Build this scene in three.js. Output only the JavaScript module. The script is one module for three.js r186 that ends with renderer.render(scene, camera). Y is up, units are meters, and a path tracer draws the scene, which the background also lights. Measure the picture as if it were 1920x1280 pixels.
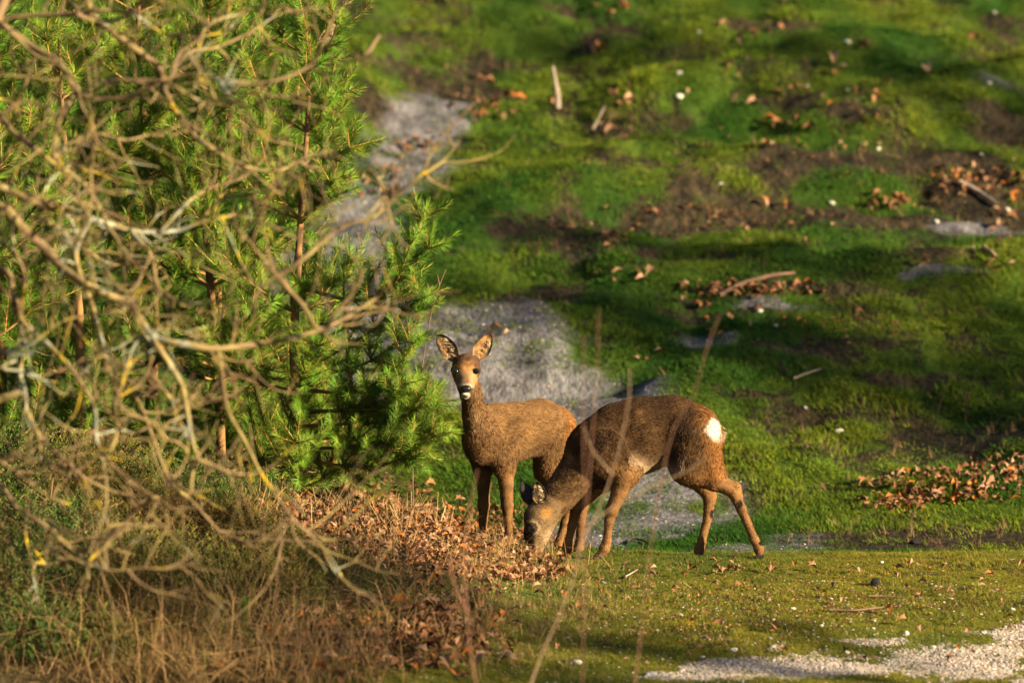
import * as THREE from 'three';
import { mergeGeometries } from 'three/addons/utils/BufferGeometryUtils.js';

// ------------------------------------------------------------------ camera, sky, sun, exposure
const scene = new THREE.Scene();
const EYE = 2.5, DIST = 30, FPX = 12000, PITCH = 0.0494;
const camera = new THREE.PerspectiveCamera(2 * Math.atan(640 / FPX) * 180 / Math.PI, 1024 / 682, 0.5, 600);
camera.position.set(0, EYE, DIST);
camera.rotation.x = -PITCH;
camera.focus = 30.1;
camera.userData.fStop = 2.05;
scene.add(camera);

const SUN = new THREE.Vector3(0.83, 0.31, 0.46).normalize();
const sun = new THREE.DirectionalLight(new THREE.Color(1.0, 0.77, 0.47), 5);
sun.position.copy(SUN).multiplyScalar(60);
sun.castShadow = true;
sun.shadow.mapSize.set(4096, 4096);
Object.assign(sun.shadow.camera, { left: -16, right: 16, top: 16, bottom: -16, near: 1, far: 140 });
sun.shadow.radius = 2.5;
scene.add(sun, sun.target);

{
  const W = 256, H = 128, d = new Float32Array(W * H * 4);
  for (let j = 0; j < H; j++) for (let i = 0; i < W; i++) {
    const el = ((j + 0.5) / H - 0.5) * Math.PI, az = ((i + 0.5) / W - 0.5) * 2 * Math.PI;
    const y = Math.max(0, Math.sin(el)), dir = new THREE.Vector3(Math.cos(az) * Math.cos(el), Math.sin(el), Math.sin(az) * Math.cos(el));
    const c = Math.max(0, dir.dot(SUN)), k = Math.pow(1 - y, 3), g = 0.35 * Math.pow(c, 6);
    const o = (j * W + i) * 4;
    d[o] = 0.30 + 0.34 * k + g; d[o + 1] = 0.44 + 0.24 * k + g * 0.8; d[o + 2] = 0.74 + 0.06 * k + g * 0.5; d[o + 3] = 1;
  }
  const t = new THREE.DataTexture(d, W, H, THREE.RGBAFormat, THREE.FloatType);
  t.mapping = THREE.EquirectangularReflectionMapping; t.magFilter = THREE.LinearFilter; t.needsUpdate = true;
  scene.background = t; scene.environment = t;
  scene.backgroundIntensity = 0.13; scene.environmentIntensity = 0.13;
}
const renderer = new THREE.WebGLRenderer({ antialias: true });
renderer.setSize(1024, 682);
renderer.toneMapping = THREE.LinearToneMapping;
renderer.toneMappingExposure = 3.4;
renderer.shadowMap.enabled = true;

// ------------------------------------------------------------------ helpers
function rng(seed) { let a = seed >>> 0; return () => { a = (a + 0x6d2b79f5) | 0; let t = Math.imul(a ^ (a >>> 15), 1 | a); t = (t + Math.imul(t ^ (t >>> 7), 61 | t)) ^ t; return ((t ^ (t >>> 14)) >>> 0) / 4294967296; }; }
const V = (x, y, z) => new THREE.Vector3(x, y, z);
const clamp = (x, a, b) => x < a ? a : x > b ? b : x;
const ss = (a, b, x) => { const t = clamp((x - a) / (b - a), 0, 1); return t * t * (3 - 2 * t); };
const lerp = (a, b, t) => a + (b - a) * t;
const hash = (i, j, s) => { let h = Math.imul(i, 374761393) + Math.imul(j, 668265263) + Math.imul(s, 1274126177); h = Math.imul(h ^ (h >>> 13), 1274126177); return ((h ^ (h >>> 16)) >>> 0) / 4294967296; };
function vn(x, y, s) {                       // smooth value noise, -1 .. 1
  const i = Math.floor(x), j = Math.floor(y), fx = x - i, fy = y - j, u = fx * fx * (3 - 2 * fx), v = fy * fy * (3 - 2 * fy);
  const a = hash(i, j, s), b = hash(i + 1, j, s), c = hash(i, j + 1, s), d = hash(i + 1, j + 1, s);
  return (a + (b - a) * u + (c - a) * v + (a - b - c + d) * u * v) * 2 - 1;
}
const fbm = (x, y, s, n = 4) => { let t = 0, a = 0.5; for (let k = 0; k < n; k++) { t += a * vn(x, y, s + k * 17); x = x * 2.03 + 5.1; y = y * 2.03 - 3.7; a *= 0.5; } return t; };
const vn3 = (p, f, s) => (vn(p.x * f, p.y * f + p.z * f * 0.7, s) + vn(p.z * f, p.x * f - p.y * f * 0.6, s + 5) + vn(p.y * f, p.z * f + p.x * f * 0.4, s + 9)) / 2;
const taken = {};
function numbered(n) { const k = taken[n] = (taken[n] ?? -1) + 1; return k ? n + '_' + String(k).padStart(3, '0') : n; }
function tag(o, label, category, group, kind) { if (label) o.userData.label = label; if (category) o.userData.category = category; if (group) o.userData.group = group; if (kind) o.userData.kind = kind; return o; }
function shadows(o) { o.castShadow = true; o.receiveShadow = true; return o; }
function mesh(name, geo, mat, parent = scene) { const m = shadows(new THREE.Mesh(geo, mat)); m.name = parent === scene ? numbered(name) : name; parent.add(m); return m; }
function base(name, x, y, z) { const g = new THREE.Group(); g.name = numbered(name); g.position.set(x, y, z); scene.add(g); return g; }
function copies(name, geo, mat, list, parent = scene) {      // list of {m: Matrix4, c: [r,g,b]}
  const im = shadows(new THREE.InstancedMesh(geo, mat, list.length)); im.name = parent === scene ? numbered(name) : name;
  const c = new THREE.Color();
  list.forEach((e, k) => { im.setMatrixAt(k, e.m); if (e.c) im.setColorAt(k, c.setRGB(e.c[0], e.c[1], e.c[2])); });
  parent.add(im); im.userData.kind = 'stuff'; return im;
}
const UPV = V(0, 1, 0), _q = new THREE.Quaternion(), _q2 = new THREE.Quaternion();
function joined(name, geo, mat, list, parent = scene) {        // the same list as one mesh
  const sp2 = geo.attributes.position, sc = geo.attributes.color, n = sp2.count, pos = new Float32Array(list.length * n * 3), col = new Float32Array(list.length * n * 3), v = new THREE.Vector3();
  list.forEach((e, k) => { for (let j = 0; j < n; j++) { v.fromBufferAttribute(sp2, j).applyMatrix4(e.m); const o = (k * n + j) * 3; pos[o] = v.x; pos[o + 1] = v.y; pos[o + 2] = v.z; for (let c = 0; c < 3; c++) col[o + c] = e.c[c] * (sc ? sc.getComponent(j, c) : 1); } });
  const g = new THREE.BufferGeometry(); g.setAttribute('position', new THREE.BufferAttribute(pos, 3)); g.setAttribute('color', new THREE.BufferAttribute(col, 3)); g.computeVertexNormals();
  const m = mesh(name, g, mat, parent); m.userData.kind = 'stuff'; return m;
}
function orient(pos, dir, roll, sx, sy, sz) {                 // local +y along dir
  _q.setFromUnitVectors(UPV, dir); _q2.setFromAxisAngle(UPV, roll); _q.multiply(_q2);
  return new THREE.Matrix4().compose(pos, _q, V(sx, sy ?? sx, sz ?? sx));
}
const std = (c, o = {}) => new THREE.MeshPhysicalMaterial({ color: new THREE.Color().setRGB(...c), roughness: 0.9, specularIntensity: 0.3, side: THREE.DoubleSide, ...o });
function triGeo(pos, col) {
  const g = new THREE.BufferGeometry(); g.setAttribute('position', new THREE.Float32BufferAttribute(pos, 3));
  if (col) g.setAttribute('color', new THREE.Float32BufferAttribute(col, 3));
  g.computeVertexNormals(); return g;
}
// the camera's rays, used to find where things of the photograph stand
const CAM = V(0, EYE, DIST), cp = Math.cos(PITCH), sp = Math.sin(PITCH);
function ray(px, py) { const a = (px - 960) / FPX, b = (640 - py) / FPX; return V(a, -sp + b * cp, -cp - b * sp); }
function P(px, py, z) { const r = ray(px, py); return CAM.clone().addScaledVector(r, (z - DIST) / r.z); }

// ------------------------------------------------------------------ terrain
function height(x, z) {
  const s = -z, t = s - 2.1;
  let r = 0.30 * (Math.sqrt(t * t + 1.3) + t) / 2 - 0.045; if (r > 3) r = 3 + 4 * (1 - Math.exp(-(r - 3) / 4));
  if (s < 0.4) r *= ss(-1.5, 0.4, s);
  let h = r - 0.125 * ss(0.05, 1.4, s);
  const hill = ss(1.6, 4.5, s), away = ss(30, 12, Math.abs(x));
  h += hill * away * (0.16 * vn(x * 0.45 + s * 0.1 + 3, s * 0.75 - x * 0.12, 11) + 0.11 * vn(x * 0.9 + 7, s * 1.7 - x * 0.25, 12) + 0.05 * vn(x * 2.1, s * 3.6, 13));
  h += (0.2 + hill) * 0.034 * vn(x * 5, s * 6, 14) + (0.3 + hill) * 0.008 * vn(x * 17, s * 17, 15);
  const front = ss(0.5, 3, z);
  h += front * (0.03 * vn(x * 1.1, z * 0.9, 16) + 0.012 * vn(x * 4, z * 3.1, 17));
  h -= 0.115 * (Math.sqrt(Math.max(0, z) ** 2 + 0.04) - 0.2) * (z > 0 ? 1 : 0) * (z < 14 ? 1 : 14 / z);
  const beh = lerp(ss(-0.5, 0.02, z), 1, ss(-0.55, -1.0, x));
  const fr = 1 - ss(0.5, 4.6, z);
  h += away * (0.2 * ss(0.2, -0.55, x) + 0.2 * ss(-0.5, -2.4, x)) * beh * fr * (1 - 0.7 * ss(2, 6, s));
  return h;
}
function hit(px, py) {
  const r = ray(px, py); let a = 18, d = 18;
  for (; d < 90; d += 0.1) { const p = CAM.clone().addScaledVector(r, d); if (p.y < height(p.x, p.z)) break; a = d; }
  let b = d; for (let k = 0; k < 14; k++) { const m = (a + b) / 2, p = CAM.clone().addScaledVector(r, m); if (p.y < height(p.x, p.z)) b = m; else a = m; }
  return CAM.clone().addScaledVector(r, (a + b) / 2);
}
function blob(px, py, rx, ry) {              // a patch seen there, as a patch of ground
  const c = hit(px, py), f = hit(px, py - ry), n = hit(px, py + ry), d = DIST - c.z;
  return { x: c.x, z: (f.z + n.z) / 2, rx: rx * d / FPX, rz: Math.max(0.05, (n.z - f.z) / 2) };
}
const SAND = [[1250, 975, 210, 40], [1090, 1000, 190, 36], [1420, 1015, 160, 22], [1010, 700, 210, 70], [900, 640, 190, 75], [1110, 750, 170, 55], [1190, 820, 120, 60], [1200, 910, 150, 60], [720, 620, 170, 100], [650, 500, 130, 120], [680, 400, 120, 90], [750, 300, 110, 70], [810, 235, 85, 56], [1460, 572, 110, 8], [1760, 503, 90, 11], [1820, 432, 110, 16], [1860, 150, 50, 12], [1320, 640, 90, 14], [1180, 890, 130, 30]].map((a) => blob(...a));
const SOIL = [[1080, 410, 230, 36], [1420, 395, 260, 34], [1680, 430, 260, 34], [1700, 300, 230, 40], [1560, 540, 170, 16], [1300, 600, 120, 14], [1740, 720, 160, 14], [1560, 770, 140, 10], [1700, 860, 120, 12], [930, 120, 90, 22], [1230, 230, 90, 20], [1620, 210, 90, 14], [1060, 20, 70, 12], [1000, 420, 160, 50], [1300, 405, 230, 42], [1560, 315, 200, 45], [1830, 360, 130, 70], [860, 165, 110, 45], [690, 200, 80, 36], [1440, 55, 95, 18], [1150, 70, 70, 22], [1810, 840, 140, 40], [1740, 1005, 230, 14], [1560, 1020, 240, 16], [1480, 650, 130, 14], [1640, 645, 90, 12], [1900, 240, 90, 40], [1460, 190, 70, 20], [1150, 300, 110, 22], [1340, 560, 110, 18], [1130, 470, 120, 20], [1700, 470, 110, 18], [1380, 735, 90, 10], [1880, 50, 60, 24], [650, 20, 60, 30], [1000, 560, 90, 22]].map((a) => blob(...a));
const GRAVEL = [[1800, 1240, 230, 34], [1520, 1255, 230, 16], [1640, 1205, 80, 9], [1900, 1190, 90, 18], [1300, 1268, 150, 8]].map((a) => blob(...a));
const LITTER = [[900, 1060, 130, 40], [760, 1010, 170, 60], [640, 960, 130, 60], [980, 1085, 90, 14], [760, 1190, 190, 60], [560, 1210, 120, 70], [900, 985, 60, 30]].map((a) => blob(...a));
const inside = (list, x, z, w) => { let m = 0; for (const b of list) { const dx = (x - b.x) / b.rx, dz = (z - b.z) / b.rz, q = dx * dx + dz * dz; if (q < 4) m = Math.max(m, 1 - Math.sqrt(q) * 0.72 + w); } return clamp(m, 0, 1); };
function cover(x, z) {                       // how much of each kind of ground lies here
  const n = fbm(x * 1.6, z * 1.1, 31, 4), n2 = fbm(x * 6, z * 5, 37, 3), n3 = fbm(x * 22, z * 18, 41, 2);
  const w = n * 0.45 + n2 * 0.35 + n3 * 0.15;
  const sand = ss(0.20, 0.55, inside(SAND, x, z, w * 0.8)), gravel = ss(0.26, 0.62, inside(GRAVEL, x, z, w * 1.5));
  let soil = ss(0.14, 0.42, inside(SOIL, x, z, w * 1.2));
  const open = n2 * 0.8 + n3 * 0.5 + n * 0.5;
  soil = Math.max(soil, ss(z < -1 ? 0.03 : 0.14, z < -1 ? 0.24 : 0.36, open) * (z < -1 ? 0.9 : 0.75));
  const litter = ss(0.3, 0.6, inside(LITTER, x, z, w));
  const bank = ss(-0.5, -1.3, x) * ss(-4.5, -1.5, z);
  return { sand, gravel, soil, litter, bank, n, n2, n3 };
}
const GX0 = -5, GX1 = 5, GZ0 = -14, GZ1 = 7;
function makeGroundTexture() {
  const N = 2048, data = new Uint8Array(N * N * 4), enc = (c) => Math.round(255 * clamp(c <= 0.0031308 ? c * 12.92 : 1.055 * Math.pow(c, 1 / 2.4) - 0.055, 0, 1));
  const C = 4, M = N / C;                    // patch shares on a coarser grid, grain on every texel
  const cov = []; for (let j = 0; j <= M; j++) for (let i = 0; i <= M; i++) cov.push(cover(lerp(GX0, GX1, i / M), lerp(GZ0, GZ1, j / M)));
  for (let j = 0; j < N; j++) for (let i = 0; i < N; i++) {
    const x = lerp(GX0, GX1, (i + 0.5) / N), z = lerp(GZ0, GZ1, (j + 0.5) / N), k = cov[Math.round(j / C) * (M + 1) + Math.round(i / C)];
    const f1 = hash(i, j, 3), f2 = vn(x * 55, z * 40, 51), f3 = vn(x * 130, z * 90, 53), f4 = vn(x * 14, z * 11, 57), g = 1 + 0.30 * f2 + 0.3 * f3 + 0.28 * f4 + 0.3 * (f1 - 0.5);
    const lawn = ss(-0.3, 0.1, z);
    let r = lerp(0.040, 0.115, lawn), gg = lerp(0.080, 0.140, lawn), b = lerp(0.011, 0.016, lawn);
    const yl = clamp(0.5 + k.n * 1.2 + f4 * 0.4, 0, 1); r *= lerp(0.75, 1.35, yl); gg *= lerp(0.85, 1.12, yl);
    const mixc = (c, m) => { r = lerp(r, c[0], m); gg = lerp(gg, c[1], m); b = lerp(b, c[2], m); };
    mixc(f2 > 0 ? [0.042, 0.028, 0.020] : [0.024, 0.019, 0.017], k.soil * 0.92);
    mixc([0.085, 0.058, 0.034], Math.max(k.bank * 0.85, k.litter * 0.8));
    mixc(f3 > 0.3 ? [0.150, 0.150, 0.170] : [0.120, 0.122, 0.142], k.sand * (0.85 + 0.15 * f4));  // sand tinted bluish: the cool cast of shade is put into its colour
    mixc(f3 > 0.1 ? [0.30, 0.30, 0.30] : [0.18, 0.175, 0.17], k.gravel * 0.92);
    const o = (j * N + i) * 4; data[o] = enc(r * g); data[o + 1] = enc(gg * g); data[o + 2] = enc(b * g); data[o + 3] = 255;
  }
  const t = new THREE.DataTexture(data, N, N); t.colorSpace = THREE.SRGBColorSpace; t.magFilter = THREE.LinearFilter; t.wrapS = t.wrapT = THREE.MirroredRepeatWrapping; t.needsUpdate = true; return t;
}
function noiseTexture(N, f) { const d = new Uint8Array(N * N * 4); for (let j = 0; j < N; j++) for (let i = 0; i < N; i++) { const v = clamp(128 + 127 * f(i, j), 0, 255), o = (j * N + i) * 4; d[o] = d[o + 1] = d[o + 2] = v; d[o + 3] = 255; } const t = new THREE.DataTexture(d, N, N); t.magFilter = THREE.LinearFilter; t.wrapS = t.wrapT = THREE.MirroredRepeatWrapping; t.needsUpdate = true; return t; }
{
  const axis = (a, b, step, far) => { const l = []; for (let v = a; v <= b + 1e-6; v += step) l.push(v); let d = step; const lo = [], hi = []; for (let v = a; v > -far;) { d *= 1.35; v -= d; lo.unshift(v); } d = step; for (let v = b; v < far;) { d *= 1.35; v += d; hi.push(v); } return [...lo, ...l, ...hi]; };
  const xs = axis(-5, 5, 0.04, 260), zs = axis(-14, 7, 0.045, 260), nx = xs.length, nz = zs.length;
  const pos = new Float32Array(nx * nz * 3), uv = new Float32Array(nx * nz * 2), idx = [];
  zs.forEach((z, j) => xs.forEach((x, i) => { const o = j * nx + i; pos.set([x, height(x, z), z], o * 3); uv.set([(x - GX0) / (GX1 - GX0), (z - GZ0) / (GZ1 - GZ0)], o * 2); if (i && j) idx.push(o - nx - 1, o - 1, o, o - nx - 1, o, o - nx); }));
  const g = new THREE.BufferGeometry(); g.setAttribute('position', new THREE.BufferAttribute(pos, 3)); g.setAttribute('uv', new THREE.BufferAttribute(uv, 2)); g.setIndex(idx); g.computeVertexNormals();
  const bump = noiseTexture(1024, (i, j) => 0.6 * fbm(i / 9, j / 9, 61, 3) + 0.4 * (hash(i >> 1, j >> 1, 67) - 0.5)); bump.repeat.set(6, 12);
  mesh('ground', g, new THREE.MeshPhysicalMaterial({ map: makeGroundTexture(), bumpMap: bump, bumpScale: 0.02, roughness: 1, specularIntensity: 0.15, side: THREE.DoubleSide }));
  tag(scene.children.at(-1), 'mossy heath floor with bare sand and dark soil patches', 'ground', null, 'structure');
}

// ------------------------------------------------------------------ the two roe deer
// Bones are tapered capsules between joints; their distances are joined with a smooth minimum and meshed with surface nets.
function surfaceNets(sdf, lo, hi, h) {
  const n = [0, 1, 2].map((k) => Math.ceil((hi.getComponent(k) - lo.getComponent(k)) / h) + 1), [nx, ny, nz] = n;
  const f = new Float32Array(nx * ny * nz), at = (i, j, k) => i + nx * (j + ny * k);
  for (let k = 0; k < nz; k++) for (let j = 0; j < ny; j++) for (let i = 0; i < nx; i++) f[at(i, j, k)] = sdf(lo.x + i * h, lo.y + j * h, lo.z + k * h);
  const id = new Int32Array(nx * ny * nz).fill(-1), pos = [], idx = [];
  for (let k = 0; k < nz - 1; k++) for (let j = 0; j < ny - 1; j++) for (let i = 0; i < nx - 1; i++) {
    let neg = 0; const v = [];
    for (let c = 0; c < 8; c++) { const q = f[at(i + (c & 1), j + ((c >> 1) & 1), k + (c >> 2))]; v.push(q); neg += q < 0; }
    if (!neg || neg === 8) continue;
    let x = 0, y = 0, z = 0, m = 0;
    for (let c = 0; c < 8; c++) for (let b = 1; b < 8; b <<= 1) { if (c & b) continue; const d = c | b; if ((v[c] < 0) === (v[d] < 0)) continue; const t = v[c] / (v[c] - v[d]); x += (c & 1) + (b === 1 ? t : 0); y += ((c >> 1) & 1) + (b === 2 ? t : 0); z += (c >> 2) + (b === 4 ? t : 0); m++; }
    id[at(i, j, k)] = pos.length / 3; pos.push(lo.x + (i + x / m) * h, lo.y + (j + y / m) * h, lo.z + (k + z / m) * h);
  }
  const quad = (a, b, c, d, flip) => { if (a < 0 || b < 0 || c < 0 || d < 0) return; if (flip) idx.push(a, c, b, a, d, c); else idx.push(a, b, c, a, c, d); };
  for (let k = 1; k < nz - 1; k++) for (let j = 1; j < ny - 1; j++) for (let i = 1; i < nx - 1; i++) {
    const s = f[at(i, j, k)] < 0;
    if (s !== f[at(i + 1, j, k)] < 0) quad(id[at(i, j - 1, k - 1)], id[at(i, j, k - 1)], id[at(i, j, k)], id[at(i, j - 1, k)], !s);
    if (s !== f[at(i, j + 1, k)] < 0) quad(id[at(i - 1, j, k - 1)], id[at(i - 1, j, k)], id[at(i, j, k)], id[at(i, j, k - 1)], !s);
    if (s !== f[at(i, j, k + 1)] < 0) quad(id[at(i - 1, j - 1, k)], id[at(i, j - 1, k)], id[at(i, j, k)], id[at(i - 1, j, k)], !s);
  }
  return { pos, idx };
}
function furMesh(name, hairs, parent) {           // the hairs joined into one part
  const src = HAIR_GEO.attributes.position, n = src.count, pos = new Float32Array(hairs.length * n * 3), col = new Float32Array(hairs.length * n * 3), v = V();
  hairs.forEach((h, k) => { for (let j = 0; j < n; j++) { v.fromBufferAttribute(src, j).applyMatrix4(h.m); const o = (k * n + j) * 3; pos[o] = v.x; pos[o + 1] = v.y; pos[o + 2] = v.z; col[o] = h.c[0]; col[o + 1] = h.c[1]; col[o + 2] = h.c[2]; } });
  const g = new THREE.BufferGeometry(); g.setAttribute('position', new THREE.BufferAttribute(pos, 3)); g.setAttribute('color', new THREE.BufferAttribute(col, 3)); g.computeVertexNormals();
  mesh(name, g, FUR_HAIR, parent).userData.kind = 'stuff';
}
function makeDeer(name, spec) {
  const { bones, side, base: B, colour } = spec;
  const prims = [];
  for (const [part, list, o = {}] of bones) for (let k = 0; k + 1 < list.length; k++) {
    const a = P(list[k][0], list[k][1], list[k][2]).sub(B), b = P(list[k + 1][0], list[k + 1][1], list[k + 1][2]).sub(B);
    prims.push({ part, a, b, ab: b.clone().sub(a), l2: b.distanceToSquared(a) || 1e-9, ra: list[k][3] / 400 * (part === 'leg' ? 0.88 : 1), rb: list[k + 1][3] / 400 * (part === 'leg' ? 0.88 : 1), sq: o.sq ?? 1, L: o.L ?? side, k: o.k ?? 0.02, flow: o.flow ?? 1, R: 0 });
  }
  for (const q of prims) q.R = Math.max(q.ra, q.rb);
  let near = null, nearD = 1e9;
  const sdf = (x, y, z, pick) => {
    let d = 1e3; nearD = 1e9;
    for (const q of prims) {
      const px = x - q.a.x, py = y - q.a.y, pz = z - q.a.z;
      let t = (px * q.ab.x + py * q.ab.y + pz * q.ab.z) / q.l2; t = t < 0 ? 0 : t > 1 ? 1 : t;
      let ex = px - t * q.ab.x, ey = py - t * q.ab.y, ez = pz - t * q.ab.z;
      if (q.sq !== 1) { const l = (ex * q.L.x + ey * q.L.y + ez * q.L.z) * (1 / q.sq - 1); ex += l * q.L.x; ey += l * q.L.y; ez += l * q.L.z; }
      const e = (Math.sqrt(ex * ex + ey * ey + ez * ez) - (q.ra + (q.rb - q.ra) * t)) * (q.sq < 1 ? q.sq : 1);
      if (pick && e < nearD) { nearD = e; near = q; near.t = t; }
      const h = Math.max(q.k - Math.abs(d - e), 0) / q.k; d = Math.min(d, e) - h * h * q.k * 0.25;
    }
    return d;
  };
  const lo = V(1e9, 1e9, 1e9), hi = V(-1e9, -1e9, -1e9);
  for (const q of prims) for (const [c, r] of [[q.a, q.ra], [q.b, q.rb]]) { lo.min(c.clone().subScalar(r + 0.03)); hi.max(c.clone().addScalar(r + 0.03)); }
  const { pos, idx } = surfaceNets(sdf, lo, hi, 0.0055);
  const nor = new Float32Array(pos.length), col = new Float32Array(pos.length), nv = pos.length / 3, e = 0.004, p = V(), nn = V(), who = [];
  const rnd = rng(spec.seed);
  for (let k = 0; k < nv; k++) {
    p.set(pos[k * 3], pos[k * 3 + 1], pos[k * 3 + 2]);
    nn.set(sdf(p.x + e, p.y, p.z) - sdf(p.x - e, p.y, p.z), sdf(p.x, p.y + e, p.z) - sdf(p.x, p.y - e, p.z), sdf(p.x, p.y, p.z + e) - sdf(p.x, p.y, p.z - e)).normalize();
    nor.set([nn.x, nn.y, nn.z], k * 3);
    sdf(p.x, p.y, p.z, true); who.push(near);
    const c = colour(p, nn, near, near.t); col.set(c, k * 3);
  }
  const g = new THREE.BufferGeometry(); g.setAttribute('position', new THREE.Float32BufferAttribute(pos, 3)); g.setAttribute('normal', new THREE.BufferAttribute(nor, 3)); g.setAttribute('color', new THREE.BufferAttribute(col, 3)); g.setIndex(idx);
  const root = base(name, B.x, B.y, B.z);
  mesh('body', g, FUR_SKIN, root);
  // hairs over the whole body
  const area = [], tri = idx.length / 3; let sum = 0; const a = V(), b = V(), c = V();
  for (let k = 0; k < tri; k++) { a.fromArray(pos, idx[k * 3] * 3); b.fromArray(pos, idx[k * 3 + 1] * 3); c.fromArray(pos, idx[k * 3 + 2] * 3); sum += b.sub(a).cross(c.sub(a)).length() / 2; area.push(sum); }
  const hairs = [], D = V(), flow = V();
  for (let n = 0; n < spec.hairs; n++) {
    const w = rnd() * sum; let i0 = 0, i1 = tri - 1; while (i0 < i1) { const m = (i0 + i1) >> 1; if (area[m] < w) i0 = m + 1; else i1 = m; }
    let u = rnd(), v = rnd(); if (u + v > 1) { u = 1 - u; v = 1 - v; }
    const A = idx[i0 * 3], Bq = idx[i0 * 3 + 1], Cq = idx[i0 * 3 + 2];
    const pt = V().fromArray(pos, A * 3).multiplyScalar(1 - u - v).addScaledVector(a.fromArray(pos, Bq * 3), u).addScaledVector(b.fromArray(pos, Cq * 3), v);
    const N = V().fromArray(nor, A * 3), q = who[A];
    const len = HAIR[q.part] ?? 0.014; if (!len) continue;
    flow.copy(q.ab).normalize().multiplyScalar(q.flow); flow.y -= 0.35; flow.addScaledVector(V(rnd() - 0.5, rnd() - 0.5, rnd() - 0.5), 0.5); flow.addScaledVector(N, -flow.dot(N)).normalize();
    D.copy(flow).addScaledVector(N, 0.16 + 0.2 * rnd()).normalize();
    const cc = [col[A * 3], col[A * 3 + 1], col[A * 3 + 2]], j = 0.72 + 0.45 * rnd() * rnd() + 0.2 * rnd(), warm = 1 + 0.12 * (rnd() - 0.5);
    const ls = len * (0.6 + 0.8 * rnd());
    hairs.push({ m: orient(pt.addScaledVector(N, -0.001), D, rnd() * 6.28, 0.0009 + 0.0005 * rnd(), ls, ls), c: [cc[0] * j * warm, cc[1] * j, cc[2] * j / warm] });
  }
  furMesh('fur', hairs, root);
  return { root, sdf };
}
const FUR_SKIN = new THREE.MeshPhysicalMaterial({ vertexColors: true, roughness: 0.95, specularIntensity: 0.15 });
const FUR_HAIR = std([1, 1, 1], { roughness: 0.7, vertexColors: true, specularIntensity: 0.3 });
const HAIR = { trunk: 0.0135, neck: 0.0145, head: 0.009, thigh: 0.0125, leg: 0.0075, rump: 0.034, foot: 0, muzzle: 0.0055 };
const HAIR_GEO = triGeo([-1, 0, 0, 1, 0, 0, 0.8, 0.5, 0.04, -1, 0, 0, 0.8, 0.5, 0.04, -0.8, 0.5, 0.04, -0.8, 0.5, 0.04, 0.8, 0.5, 0.04, 0, 1, 0.14]);
const EYE_MAT = new THREE.MeshPhysicalMaterial({ color: 0x0a0605, roughness: 0.06, clearcoat: 1, clearcoatRoughness: 0.03 });
const NOSE_MAT = new THREE.MeshPhysicalMaterial({ color: new THREE.Color().setRGB(0.010, 0.010, 0.012), roughness: 0.35, specularIntensity: 0.5, clearcoat: 0.1, clearcoatRoughness: 0.2 });
const HOOF_MAT = std([0.02, 0.016, 0.013], { roughness: 0.5 });
const EAR_MAT = new THREE.MeshStandardMaterial({ vertexColors: true, roughness: 0.95, side: THREE.DoubleSide });
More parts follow.
